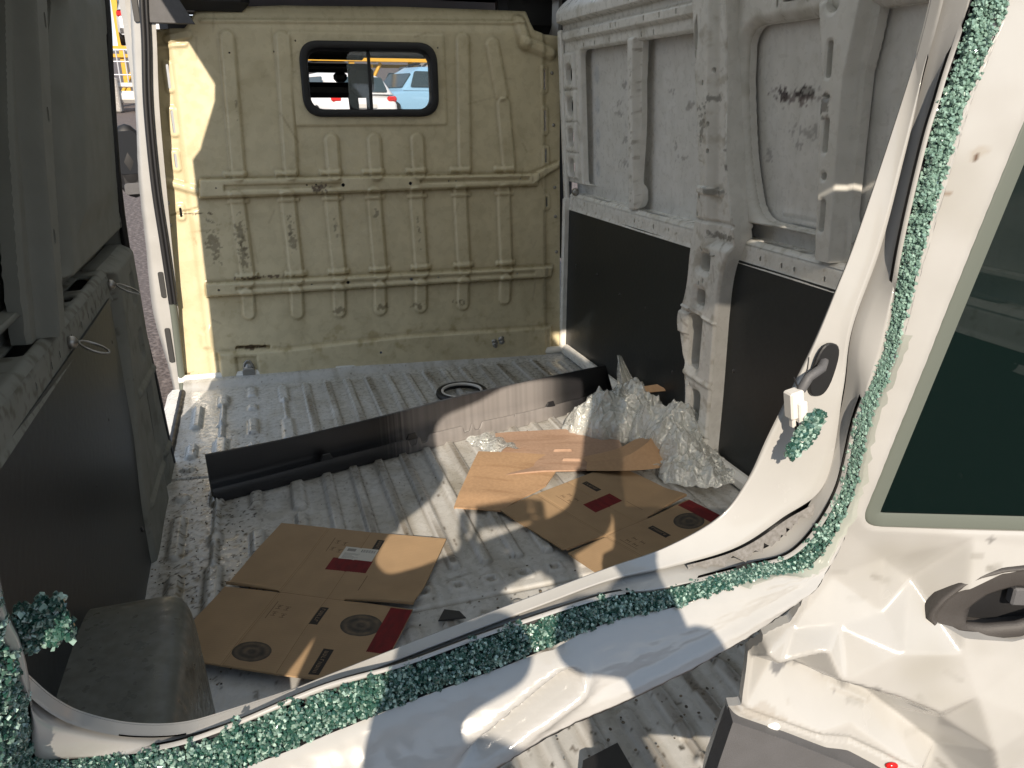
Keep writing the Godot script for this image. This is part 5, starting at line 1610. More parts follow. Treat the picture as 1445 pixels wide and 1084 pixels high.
	m.ball(s.at(0.065 + 0.16, -0.2795 + 0.42, 0.0005), Vector3(0.0068, 0.004, 0.0045), 6, true, Basis(u, n, -v))
	obj("red_plug", m, M.red, door)
	m = MB.new()
	m.ball(s.at(-0.066 + 0.16, -0.2285 + 0.42), Vector3(0.007, 0.002, 0.006), 5, true, Basis(u, n, -v))
	obj("trim_clip", m, M.inner, door)

func polyat(p: PackedVector2Array, t: float) -> Vector2:
	# point of a closed outline at the angle t about its middle
	var c := Vector2.ZERO
	for q in p:
		c += q
	c /= p.size()
	c = Vector2(0.312, 0.342)
	var d := Vector2.from_angle(t * TAU)
	var best := c
	for k in p.size():
		var h = Geometry2D.segment_intersects_segment(c, c + d * 2.0, p[k], p[(k + 1) % p.size()])
		if h != null:
			best = h
	return best

# ---------------------------------------------------------------- loose things on the floor
func carton_print(label_too: bool, sd: int) -> ImageTexture:
	var k := 1800.0
	var W := int(0.44 * k)
	var Hh := int(0.52 * k)
	var im := Image.create(W, Hh, false, Image.FORMAT_RGB8)
	var base := Color(0.36, 0.245, 0.14).linear_to_srgb()
	var nz := noise(0.006, sd, 4)
	var r := RandomNumberGenerator.new()
	r.seed = sd
	for y in range(0, Hh, 2):
		var stripe := 1.0 + 0.012 * sin(y * 0.55)
		for x in range(0, W, 2):
			var f := stripe * (1.0 + 0.05 * nz.get_noise_2d(x, y)) * (1.0 + 0.02 * (r.randf() - 0.5))
			im.fill_rect(Rect2i(x, y, 2, 2), Color(base.r * f, base.g * f, base.b * f))
	var ink := func(x: float, y: float, w: float, h: float, c: Color) -> void:
		im.fill_rect(Rect2i(int(x * k), int(y * k), maxi(1, int(w * k)), maxi(1, int(h * k))), c)
	var dark := Color(0.17, 0.15, 0.14)
	var brown := Color(0.30, 0.22, 0.16)
	# score lines
	for x in [0.128, 0.133, 0.243]:
		ink.call(x, 0.0, 0.0012, 0.52, Color(base.r * 0.78, base.g * 0.76, base.b * 0.72))
		ink.call(x + 0.0012, 0.0, 0.0012, 0.52, Color(base.r * 1.07, base.g * 1.07, base.b * 1.07))
	ink.call(0.0, 0.2755, 0.44, 0.0012, Color(base.r * 0.8, base.g * 0.78, base.b * 0.75))
	# round dark prints
	for e in [[0.169, 0.473, 0.040, 0.028], [0.352, 0.355, 0.044, 0.036]]:
		for y in range(int((e[1] - e[3]) * k), int((e[1] + e[3]) * k)):
			for x in range(int((e[0] - e[2]) * k), int((e[0] + e[2]) * k)):
				var q := Vector2((x / k - e[0]) / e[2], (y / k - e[1]) / e[3])
				if q.length() < 1.0 and x < W and y < Hh:
					var t := 0.72 + 0.25 * nz.get_noise_2d(x * 3.0, y * 3.0) + 0.12 * sin(q.length() * 14.0)
					im.set_pixel(x, y, im.get_pixel(x, y).lerp(Color(0.20, 0.19, 0.18), clampf(t, 0.0, 0.95)))
	# black tags with pale lettering
	for e in [[0.272, 0.030, 0.019, 0.062], [0.244, 0.312, 0.019, 0.062], [0.305, 0.438, 0.022, 0.074]]:
		ink.call(e[0], e[1], e[2], e[3], dark)
		var yy: float = e[1] + 0.006
		while yy < e[1] + e[3] - 0.008:
			var gl := r.randi() % 4
			ink.call(e[0] + 0.006, yy, 0.008, 0.0012, Color(0.62, 0.52, 0.40))
			if gl < 3:
				ink.call(e[0] + 0.006 + 0.0068 * (gl % 2), yy, 0.0012, 0.005, Color(0.62, 0.52, 0.40))
			if gl > 1:
				ink.call(e[0] + 0.006, yy + 0.004, 0.008, 0.0012, Color(0.62, 0.52, 0.40))
			yy += 0.008
	# handling symbols
	for e in [[0.172, 0.050], [0.192, 0.055], [0.170, 0.080], [0.190, 0.086], [0.150, 0.322], [0.170, 0.325], [0.150, 0.346], [0.172, 0.350]]:
		ink.call(e[0], e[1], 0.013, 0.0016, brown)
		ink.call(e[0] + 0.006, e[1], 0.0016, 0.012, brown)
		ink.call(e[0] + 0.002, e[1] + 0.005, 0.009, 0.0016, brown)
		ink.call(e[0], e[1] + 0.012, 0.011, 0.0016, brown)
	ink.call(0.164, 0.04, 0.0012, 0.06, brown)
	ink.call(0.144, 0.31, 0.0012, 0.06, brown)
	ink.call(0.30, 0.18, 0.0012, 0.06, brown)
	# red tape, paper label
	for e in [[0.193, 0.122, 0.100, 0.050], [0.392, 0.283, 0.050, 0.15]]:
		for x in range(0, int(e[2] * k)):
			for y in range(0, int(e[3] * k)):
				var px := int(e[0] * k) + x
				var py := int(e[1] * k) + y + int(2.0 * sin(x * 0.9))
				if px < W and py < Hh:
					var t := 0.5 + 0.5 * nz.get_noise_2d(px * 5.0, py * 2.0)
					im.set_pixel(px, py, Color(0.50, 0.06, 0.08).lerp(Color(0.33, 0.04, 0.06), t))
		for j in 9:
			ink.call(e[0] + 0.006 + r.randf() * (e[2] - 0.02), e[1] + 0.006 + r.randf() * (e[3] - 0.016), 0.010 * r.randf() + 0.003, 0.0016, Color(0.36, 0.05, 0.06))
	if label_too:
		ink.call(0.206, 0.072, 0.084, 0.052, Color(0.80, 0.79, 0.76))
		for j in 16:
			ink.call(0.250 + 0.0022 * j, 0.078, 0.0010 if j % 3 else 0.0016, 0.012, Color(0.3, 0.3, 0.3))
		for j in 6:
			ink.call(0.212, 0.098 + 0.004 * j, 0.02 + 0.03 * r.randf(), 0.0014, Color(0.45, 0.45, 0.45))
		ink.call(0.214, 0.078, 0.022, 0.012, Color(0.55, 0.54, 0.52))
	return ImageTexture.create_from_image(im)

func carton(called: String, label: String, org: Vector3, e1: Vector2, label_too: bool, cut: Array, sd: int) -> void:
	e1 = e1.normalized()
	var u := Vector3(e1.x, 0, e1.y)
	var w := Vector3(-e1.y, 0, e1.x)
	var h := 0.52
	var s := Sheet.new(org + w * h, u, -w, Vector3.UP, 0.44, h, 0.004)
	s.wave(noise(0.025, sd, 2), 0.006)
	s.slope(func(x, y): return 0.011 + 0.005 * absf(sin((y - 0.2445) * 2.0)))
	for x in [0.128, 0.133, 0.243]:
		s.rib(Vector2(x, 0.0), Vector2(x, h), 0.004, -0.0012, 0.003)
	s.rib(Vector2(0, 0.2445), Vector2(0.44, 0.2445), 0.004, -0.0015, 0.003)
	s.hole(Vector2(0.06, 0.2445), Vector2(0.072, 0.0026), 0.002)
	s.hole(Vector2(0.37, 0.2445), Vector2(0.088, 0.0030), 0.002)
	# the flaps on either side of a slit do not lie level
	s.slope(func(x, y): return 0.010 * smoothstep(0.18, 0.0, x) * smoothstep(0.02, 0.0, y - 0.2445) * smoothstep(-0.03, 0.0, y - 0.2445) * (1.0 if y > 0.2445 else 0.1))
	s.slope(func(x, y): return 0.014 * smoothstep(0.25, 0.44, x) * (smoothstep(0.09, 0.0, y - 0.2445) if y > 0.2445 else 0.1))
	if cut.size():
		s.outline(V2(cut))
	var m := MB.new()
	s.put(m, 0.004, 0.004)
	var mt: StandardMaterial3D = M.card.duplicate()
	mt.albedo_color = Color.WHITE
	mt.albedo_texture = carton_print(label_too, sd)
	mt.uv1_triplanar = false
	mt.uv1_world_triplanar = false
	mt.uv1_scale = Vector3.ONE
	mt.normal_enabled = false
	var o := obj(called, m, mt)
	tag(o, label, "cardboard")

func board(called: String, label: String, org: Vector3, e1: Vector2, w: float, h: float, poly: Array, mt: Material, shape: Callable) -> void:
	e1 = e1.normalized()
	var u := Vector3(e1.x, 0, e1.y)
	var d := Vector3(-e1.y, 0, e1.x)
	var s := Sheet.new(org + d * h, u, -d, Vector3.UP, w, h, 0.004)
	s.slope(shape)
	s.wave(noise(0.03, called.length() * 7, 2), 0.005)
	if poly.size():
		s.outline(V2(poly))
	s.grime(noise(0.10, 161, 3), 0.1, 0.5, Color(0.86, 0.83, 0.80), 0.3, 2.0)
	var m := MB.new()
	s.put(m, 0.005, 0.005)
	var o := obj(called, m, mt)
	tag(o, label, "cardboard")

func loose_things() -> void:
	# black sill trim lying across the floor
	var path := smooth(PackedVector3Array([Vector3(-0.656, 0, -2.042), Vector3(-0.473, 0, -2.088), Vector3(-0.306, 0, -2.134), Vector3(-0.125, 0, -2.180), Vector3(0.122, 0, -2.243), Vector3(0.391, 0, -2.300), Vector3(0.735, 0, -2.400)]), 420)
	var prof := [[0.0, 0.004], [-0.001, 0.028], [0.002, 1.0], [0.006, 1.0], [0.005, 0.028], [0.006, 0.009], [0.044, 0.009], [0.050, 0.060], [0.054, 0.128], [0.062, 0.131], [0.062, 0.126], [0.058, 0.122], [0.054, 0.060], [0.048, 0.004]]
	var rows := []
	for q in prof:
		var row := PackedVector3Array()
		for k in path.size():
			var t := (path[mini(k + 1, path.size() - 1)] - path[maxi(k - 1, 0)]).normalized()
			var b := Vector3(t.z, 0, -t.x)
			var x := path[k].x
			var hh: float = q[1]
			if hh > 0.9:
				hh = 0.052 - 0.006 * smoothstep(-0.05, -0.7, x)
				var ph := fposmod(x + 0.085, 0.19)
				var notch := smoothstep(0.0, 0.010, ph) * smoothstep(0.075, 0.060, ph) * (1.0 - 0.95 * smoothstep(0.026, 0.034, ph) * smoothstep(0.048, 0.040, ph))
				if x > -0.10 and x < 0.30:
					hh -= 0.024 * notch
			var sag := 1.0 + 0.05 * sin(x * 5.0)
			row.append(path[k] + b * (q[0] * (1.0 + 0.12 * sin(x * 3.0))) + Vector3(0, hh * (sag if hh > 0.06 else 1.0) + 0.003, 0))
		rows.append(row)
	rows.append(rows[0].duplicate())
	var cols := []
	var dust_sun := noise(4.0, 181, 3)
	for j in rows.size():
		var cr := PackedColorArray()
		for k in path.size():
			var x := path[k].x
			var td := smoothstep(-0.16, -0.02, x + 0.05 * dust_sun.get_noise_2d(k * 0.1, 0.0)) * smoothstep(0.56, 0.40, x)  # dusty middle, lightened further to stand in for the sunlight on it
			td = clampf(td * (0.92 + 0.25 * dust_sun.get_noise_2d(k * 0.05, 0.0)), 0.0, 1.0)
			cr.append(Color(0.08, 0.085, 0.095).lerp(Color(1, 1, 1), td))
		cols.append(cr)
	var tr := thing("sill_trim", "long black plastic sill trim lying diagonally across the ribbed floor", "trim", path[0])
	var m := MB.new()
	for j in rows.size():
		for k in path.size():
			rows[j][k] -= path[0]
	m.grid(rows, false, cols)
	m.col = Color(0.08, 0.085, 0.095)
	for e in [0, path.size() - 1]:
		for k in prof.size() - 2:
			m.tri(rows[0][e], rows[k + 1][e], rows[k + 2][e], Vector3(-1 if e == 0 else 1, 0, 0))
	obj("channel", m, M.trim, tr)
	for x in [0.30, 0.54, 0.86]:
		var k := int(x * 419)
		m = MB.new()
		m.col = Color(0.08, 0.085, 0.095)
		m.prism(V2([-0.022, 0.0, 0.022, 0.0, 0.012, 0.022, -0.012, 0.022]), path[k] - path[0] + Vector3(0.0, 0.050, -0.006), Vector3(0.97, 0, -0.24), Vector3.UP, Vector3(0.24, 0, 0.97), 0.004)
		obj("clip", m, M.trim, tr)
	# ring
	var rg := thing("ring", "round black rubber ring with a pale inner band near the bulkhead", "ring", Vector3(0.205, 0.010, -2.625))
	for pr in [[0.086, 0.0125, 0.014, "outer_ring", M.rubber], [0.074, 0.005, 0.022, "inner_band", M.nylon]]:
		m = MB.new()
		var rr := []
		for k in 49:
			var a := TAU * k / 48.0
			var ring := PackedVector3Array()
			for j in 10:
				var b := TAU * j / 10.0
				var rad: float = pr[0] + pr[1] * cos(b)
				ring.append(Vector3(cos(a) * rad, pr[2] + pr[1] * 1.1 * sin(b), sin(a) * rad))
			rr.append(ring)
		m.grid(rr, true)
		obj(pr[3], m, pr[4], rg)
	# flattened cartons
	carton("flattened_carton", "flattened carton with a white label and red tape beside the wheel arch", Vector3(-0.487, 0.012, -1.838), Vector2(0.877, 0.481), true, [], 201)
	carton("flattened_carton", "printed flattened carton with red tape lying below the bubble wrap", Vector3(0.074, 0.010, -1.741), Vector2(0.945, -0.326), false, [-0.1, -0.1, 0.5, -0.1, 0.5, 0.6, 0.05, 0.6, -0.1, 0.53], 202)
	board("cardboard_flap", "pale brown blank cardboard flap with a crease, sunlit beside the printed carton", Vector3(0.117, 0.016, -2.097), Vector2(0.886, 0.463), 0.30, 0.345, [0.001, 0.40, 0.001, 0.004, 0.130, 0.004, 0.235, 0.158, 0.255, 0.25, 0.31, 0.40], M.cardlight, func(_x, y): return 0.010 * smoothstep(0.0, 0.085, y) + 0.003 * smoothstep(0.085, 0.35, y))
	board("cardboard_sheet", "pinkish brown cardboard sheet with hand slots lying on top of the flap", Vector3(0.209, 0.030, -2.228), Vector2(0.96, 0.275), 0.40, 0.325, [0.004, 0.0, 0.004, 0.33, 0.41, 0.33, 0.41, 0.052, 0.30, 0.035, 0.17, 0.018, 0.02, 0.004], M.cardpink, func(x, y): return 0.008 * sin(x * 6.0) + 0.006 * smoothstep(0.06, 0.0, y) * sin(x * 18.0) - 0.006 + (0.006 if absf(y - 0.155) < 0.004 and absf(x - 0.21) < 0.03 else 0.0) + (0.006 if absf(y - 0.085) < 0.004 and absf(x - 0.23) < 0.03 else 0.0))
	# folded corner that stands up beside the wrap
	var p := func(x: float, y: float, z: float) -> Vector3: return Vector3(x, y, z)
	m = MB.new()
	var a0 := [p.call(0.38, 0.030, -1.86), p.call(0.50, 0.040, -1.80), p.call(0.60, 0.035, -1.80), p.call(0.66, 0.030, -1.83)]
	var a1 := [p.call(0.40, 0.036, -1.90), p.call(0.50, 0.060, -1.855), p.call(0.575, 0.092, -1.86), p.call(0.60, 0.095, -1.885)]
	var a2 := [p.call(0.40, 0.030, -1.95), p.call(0.52, 0.040, -1.95), p.call(0.60, 0.055, -1.97), p.call(0.66, 0.05, -1.97)]
	m.grid([smooth(PackedVector3Array(a0), 20), smooth(PackedVector3Array(a1), 20)])
	m.grid([smooth(PackedVector3Array(a1), 20), smooth(PackedVector3Array(a2), 20)])
	tag(obj("cardboard_fold", m, M.cardlight), "folded cardboard edge standing up against the bubble wrap", "cardboard")
	bubble_wrap()
	m = MB.new()
	m.prism(V2([-0.03, -0.02, 0.03, -0.012, 0.012, 0.012, -0.024, 0.02]), Vector3(-0.155, 0.012, -1.345), Vector3(0.9, 0.1, 0.4), Vector3(0.4, 0.0, -0.9), Vector3.UP, 0.003, 0.001)
	tag(obj("plastic_scrap", m, M.black), "small black plastic scrap beside the corner of the labelled carton", "scrap")
	m = MB.new()
	m.prism(V2([-0.10, -0.12, 0.05, -0.12, 0.05, 0.045, -0.02, 0.03]), Vector3(-0.03, 0.02, -0.86), Vector3(1, 0.02, 0), Vector3(0, 0.02, -1), Vector3.UP, 0.004, 0.001)
	tag(obj("plastic_scrap", m, M.black), "black plastic scrap on the floor below the smashed door", "scrap")
	# mud and flakes on the floor, too many to count
	var mm := MultiMesh.new()
	mm.transform_format = MultiMesh.TRANSFORM_3D
	mm.use_colors = true
	var fm := MB.new()
	fm.ball(Vector3.ZERO, Vector3(1, 0.35, 0.8), 3)
	mm.mesh = fm.done()
	mm.instance_count = 900
	for k in 900:
		var at := Vector3.ZERO
		var sz := 0.0016
		if k < 330:
			at = Vector3(rng.randf_range(-0.79, -0.58), 0.006, rng.randf_range(-2.4, -1.25))
		elif k < 700:
			at = Vector3(rng.randf_range(-0.3, 0.72), 0.008, rng.randf_range(-1.38, -0.72))
			sz = 0.0024
		else:
			at = Vector3(rng.randf_range(-0.75, 0.75), 0.006, rng.randf_range(-3.0, -1.3))
		var bs := Basis(Vector3.UP, rng.randf() * TAU).scaled(Vector3.ONE * sz * rng.randf_range(0.6, 2.0))
		mm.set_instance_transform(k, Transform3D(bs, at))
		mm.set_instance_color(k, Color(0.05, 0.045, 0.04).lerp(Color(0.20, 0.16, 0.11), rng.randf()))
	var o := MultiMeshInstance3D.new()
	o.name = "floor_debris"
	o.multimesh = mm
	o.material_override = mat(Color(1, 1, 1), 0.8)
	add_child(o, true)
	o.set_meta("kind", "stuff")
	tag(o, "dark crumbs of mud and broken plastic strewn over the ribbed floor", "debris")

func bubble_wrap() -> void:
	var th := thing("bubble_wrap", "crumpled clear bubble wrap heaped against the right lining board", "bubble wrap", Vector3(0.66, 0.0, -2.02))
	var ridge := noise(2.2, 171, 2)
	ridge.fractal_type = FastNoiseLite.FRACTAL_RIDGED
	var low := noise(0.9, 172, 2)
	var bub := tex(0.03, 173, Color.BLACK, Color.WHITE, 512, FastNoiseLite.TYPE_SIMPLEX, 14.0, 4)
	var wm: StandardMaterial3D = M.wrap.duplicate()
	wm.uv1_triplanar = true
	wm.uv1_world_triplanar = true
	wm.uv1_scale = Vector3.ONE * 5.0
	wm.normal_enabled = true
	wm.normal_texture = bub
	wm.normal_scale = 1.0
	for lay in 2:
		var s := Sheet.new(Vector3(-0.24, 0.0, 0.36), Vector3.RIGHT, Vector3(0, 0, -1), Vector3.UP, 0.40, 0.74, 0.003)
		var folds := noise(0.05 + 0.012 * lay, 174 + lay, 2)
		folds.fractal_type = FastNoiseLite.FRACTAL_RIDGED
		var small := noise(0.16, 184 + lay, 2)
		small.fractal_type = FastNoiseLite.FRACTAL_RIDGED
		var big := noise(0.025, 194 + lay, 2)
		# lobes: centre, radii, height
		var lobes := [[0.20, 0.49, 0.165, 0.115, 0.125], [0.285, 0.27, 0.105, 0.19, 0.135], [0.27, 0.10, 0.11, 0.10, 0.065], [0.10, 0.49, 0.09, 0.07, 0.085], [0.32, 0.60, 0.07, 0.10, 0.11]]
		for jy in s.ny:
			for ix in s.nx:
				var x := ix * s.du
				var y := jy * s.dv
				var wob := 0.30 * big.get_noise_2d(x * 300.0, y * 300.0)
				var e := 0.0
				for l in lobes:
					var d := Vector2((x - l[0]) / l[2], (y - l[1]) / l[3]).length() + wob
					e = maxf(e, l[4] * sqrt(maxf(0.0, 1.0 - d * d)))
				var k: int = jy * s.nx + ix
				var cr := folds.get_noise_2d(x * 100.0, y * 100.0)
				var sm := small.get_noise_2d(x * 100.0, y * 100.0)
				s.H[k] = e * (0.90 + 0.36 * cr) * (1.0 - 0.16 * lay) + minf(e * 0.5, 0.016) * sm + 0.010
				s.S[k] = e - 0.012
		var m := MB.new()
		s.put(m, 0.0)
		obj("wrap_fold", m, wm, th)
	# the ear that sticks up and a thin tail over the cartons
	var m := MB.new()
	var rows := []
	for i in 14:
		var t := i / 13.0
		var row := PackedVector3Array()
		for k in 18:
			var s := k / 17.0 - 0.5
			row.append(Vector3(0.115 + s * 0.085 * (1.0 - t * 0.85) - 0.035 * t, 0.06 + 0.125 * t, -0.35 + 0.012 * sin(s * 19.0 + t * 4.0) - 0.03 * t))
		rows.append(row)
	m.grid(rows)
	obj("wrap_fold", m, wm, th)
	m = MB.new()
	rows = []
	for i in 24:
		var t := i / 23.0
		var row := PackedVector3Array()
		for k in 10:
			var s := k / 9.0 - 0.5
			row.append(Vector3(-0.20 + 0.22 * t, 0.035 + 0.010 * sin(t * 21.0 + s * 5.0) + 0.008 * cos(s * 12.0), 0.14 + 0.10 * t + s * (0.02 + 0.06 * t)))
		rows.append(row)
	m.grid(rows)
	obj("wrap_fold", m, wm, th)
	m = MB.new()
	m.prism(V2([-0.04, -0.02, 0.045, -0.02, 0.03, 0.02, -0.035, 0.015]), Vector3(0.755, 0.135, -2.17), Vector3(0.9, 0.1, 0.3), Vector3(-0.2, 0.3, -0.9), Vector3(0.1, 0.9, 0.3), 0.003, 0.001)
	tag(obj("cardboard_scrap", m, M.cardlight), "small brown cardboard scrap poking out of the bubble wrap", "cardboard")
	m = MB.new()
	rows = []
	for i in 16:
		var row := PackedVector3Array()
		for k in 12:
			row.append(Vector3(0.10 + 0.010 * k + 0.004 * i, 0.02 + 0.020 * sin(k * 0.28) + 0.006 * sin(i * 1.1 + k), -2.20 + 0.009 * i))
		rows.append(row)
	m.grid(rows)
	tag(obj("plastic_film", m, wm), "small wisp of clear film at the left corner of the cardboard sheet", "plastic film")

# ---------------------------------------------------------------- the yard
func ground_at(z: float) -> float:
	return -0.62 - 0.068 * z

func car(called: String, label: String, at: Vector3, turn: float, paint: Material, L: float, W: float, H: float, group := "") -> void:
	var t := thing(called, label, "car", at, turn, group)
	var side := [[-0.5, 0.20, 0.40], [-0.495, 0.45, 0.46], [-0.44, 0.53, 0.48], [-0.24, 0.58, 0.49], [-0.18, 0.60, 0.49], [0.10, 0.60, 0.50], [0.33, 0.60, 0.49], [0.46, 0.58, 0.48], [0.495, 0.48, 0.46], [0.5, 0.22, 0.42]]
	var rows := []
	for q in side:
		var row := PackedVector3Array()
		for c in [[-1.0, 0.16], [-1.0, 0.5], [-0.98, 0.85], [-0.90, 0.98], [-0.5, 1.0], [0.5, 1.0], [0.90, 0.98], [0.98, 0.85], [1.0, 0.5], [1.0, 0.16]]:
			row.append(Vector3(c[0] * q[2] * W, H * (0.14 + (q[1] - 0.14) * c[1]), q[0] * L))
		rows.append(row)
	var m := MB.new()
	m.grid(rows)
	for e in [0, rows.size() - 1]:
		for k in 8:
			m.tri(rows[e][0], rows[e][k + 1], rows[e][k + 2], Vector3(0, 0, -1 if e == 0 else 1))
	rows = []
	for q in [[-0.20, 0.59, 0.45], [-0.10, 0.86, 0.39], [0.0, 0.98, 0.36], [0.15, 1.0, 0.36], [0.34, 0.97, 0.36], [0.42, 0.90, 0.38], [0.47, 0.60, 0.45]]:
		var row := PackedVector3Array()
		for c in [[-1.0, 0.0], [-0.97, 0.5], [-0.88, 0.92], [-0.6, 1.0], [0.6, 1.0], [0.88, 0.92], [0.97, 0.5], [1.0, 0.0]]:
			row.append(Vector3(c[0] * lerpf(0.46, q[2], c[1]) * W, H * lerpf(0.58, q[1], c[1]), q[0] * L))
		rows.append(row)
	m.grid(rows)
	obj("body", m, paint, t)
	m = MB.new()
	m.prism(rounded(V2([-0.36 * W, 0.0, 0.36 * W, 0.0, 0.31 * W, 0.27 * H, -0.31 * W, 0.27 * H]), 0.05), Vector3(0, 0.635 * H, 0.468 * L), Vector3.RIGHT, Vector3(0, 0.93, -0.36), Vector3(0, 0.36, 0.93), 0.02, 0.005)
	obj("rear_window", m, M.carglass, t)
	m = MB.new()
	m.prism(rounded(V2([-0.38 * W, 0.0, 0.38 * W, 0.0, 0.33 * W, 0.33 * H, -0.33 * W, 0.33 * H]), 0.05), Vector3(0, 0.62 * H, -0.19 * L), Vector3.LEFT, Vector3(0, 0.72, 0.69), Vector3(0, 0.69, -0.72), 0.03, 0.005)
	obj("windscreen", m, M.carglass, t)
	for sd in [-1.0, 1.0]:
		for w in [[-0.10, 0.125], [0.15, 0.36]]:
			m = MB.new()
			m.prism(rounded(V2([w[0] * L + (-0.04 * L if w[0] < 0 else 0.0), 0.0, w[1] * L, 0.0, w[1] * L - 0.02 * L, 0.27 * H, w[0] * L + 0.01 * L, 0.27 * H]), 0.05), Vector3(sd * 0.452 * W, 0.635 * H, 0), Vector3(0, 0, 1), Vector3(-sd * 0.20, 0.98, 0), Vector3(sd * 0.98, 0.20, 0), 0.02, 0.005)
			obj("side_window", m, M.carglass, t)
		m = MB.new()
		m.box(Vector3(sd * 0.40 * W, 0.52 * H, 0.485 * L), Vector3(0.13 * W, 0.10 * H, 0.10), 0.03)
		obj("tail_lamp", m, M.red, t)
		for z in [-0.31, 0.31]:
			m = MB.new()
			m.tube([Vector3(sd * 0.40 * W, 0.21 * H, z * L), Vector3(sd * 0.49 * W, 0.21 * H, z * L)], 0.21 * H, 18)
			obj("wheel", m, M.rubber, t)
	m = MB.new()
	m.box(Vector3(0, 0.40 * H, 0.502 * L), Vector3(0.30 * W, 0.07 * H, 0.02), 0.005)
	obj("number_plate", m, M.nylon, t)
	m = MB.new()
	m.box(Vector3(0, 0.22 * H, 0.49 * L), Vector3(0.90 * W, 0.12 * H, 0.10), 0.03)
	obj("bumper", m, M.plastic, t)

func rack(label: String, x0: float, x1: float, z: float, levels: Array, top: float) -> void:
	var y := ground_at(z)
	var t := thing("storage_rack", label, "rack", Vector3((x0 + x1) * 0.5, y, z), 0.0, "yellow racks in the yard")
	var w := x1 - x0
	var k := int(round(w / 2.4))
	for i in k + 1:
		for d in [0.0, -3.6]:
			var m := MB.new()
			m.box(Vector3(-w * 0.5 + w * i / k, top * 0.5, d), Vector3(0.16, top, 0.14), 0.01)
			obj("upright", m, M.yellow, t)
	for l in levels:
		for d in [0.08, -3.5]:
			var m := MB.new()
			m.box(Vector3(0, l - y - 0.08, d), Vector3(w, 0.10, 0.10), 0.01)
			obj("beam", m, M.yellow, t)
		for i in k:
			var m := MB.new()
			m.tube([Vector3(-w * 0.5 + w * i / k, l - y - 1.6, -0.1), Vector3(-w * 0.5 + w * (i + 0.35) / k, l - y - 0.15, -0.1)], 0.05, 6)
			obj("brace", m, M.yellow, t)

func yard() -> void:
	rack("yellow steel rack outside the side door holding the silver hatchback", -6.2, -1.2, -24.0, [2.55], 6.0)
	car("parked_car", "silver hatchback up on the yellow rack outside the side door", Vector3(-2.58, 2.56, -25.6), 0.05, M.silver, 3.9, 1.62, 1.36)
	var z := -22.6
	var tr := thing("cage_trolley", "pale metal cage trolley below the silver hatchback", "trolley", Vector3(-2.95, ground_at(z), z))
	var m := MB.new()
	m.box(Vector3(0, 0.62, 0), Vector3(0.95, 0.10, 0.7), 0.02)
	m.box(Vector3(0, 0.34, 0.1), Vector3(0.8, 0.28, 0.6), 0.08)
	obj("platform", m, M.nylon, tr)
	for k in 6:
		m = MB.new()
		m.tube([Vector3(-0.45 + 0.18 * k, 0.66, 0.33), Vector3(-0.45 + 0.18 * k, 1.42, 0.33)], 0.018, 6)
		obj("bar", m, M.silver, tr)
	for y in [0.85, 1.15, 1.42]:
		m = MB.new()
		m.tube([Vector3(-0.46, y, 0.33), Vector3(0.46, y, 0.33)], 0.02, 6)
		obj("bar", m, M.silver, tr)
	for x in [-0.38, 0.38]:
		m = MB.new()
		m.tube([Vector3(x - 0.04, 0.12, 0.3), Vector3(x + 0.04, 0.12, 0.3)], 0.12, 12)
		obj("wheel", m, M.rubber, tr)
	m = MB.new()
	m.box(Vector3(0, 0.4, 0), Vector3(0.55, 0.8, 0.5), 0.03)
	var cb := obj("concrete_block", m, M.concrete)
	cb.position = Vector3(-3.55, ground_at(-22.3), -22.3)
	tag(cb, "grey concrete block at the foot of the yellow rack", "block")
	car("parked_car", "light blue car seen through the bulkhead window", Vector3(3.5, ground_at(-19.0) - 0.05, -19.6), 1.9, M.sky_blue, 3.1, 1.5, 1.32)
	car("parked_car", "white car with a red tail lamp seen left in the bulkhead window", Vector3(1.30, ground_at(-18.0), -18.0), 0.3, M.carwhite, 3.9, 1.5, 1.10)
	rack("yellow steel rack seen through the bulkhead window", 0.2, 7.4, -23.5, [2.35, 4.0], 5.0)
	for q in [[1.9, 2.36, -25.2, 0.1], [4.3, 2.36, -25.3, -0.1], [2.0, 1.0, -25.3, 0.05], [5.0, 1.0, -25.0, 0.2]]:
		car("parked_car", ["dark wreck on the upper level of the rack, above the white car", "grey wreck on the upper level of the rack, above the light blue car", "dark wreck at the foot of the rack, behind the white car", "grey wreck at the foot of the rack, behind the light blue car"][int(q[0] > 3.0) + (2 if q[1] < 1.5 else 0)], Vector3(q[0], q[1], q[2]), q[3], M.silver if q[0] > 3.0 else M.plastic, 3.8, 1.6, 1.3)

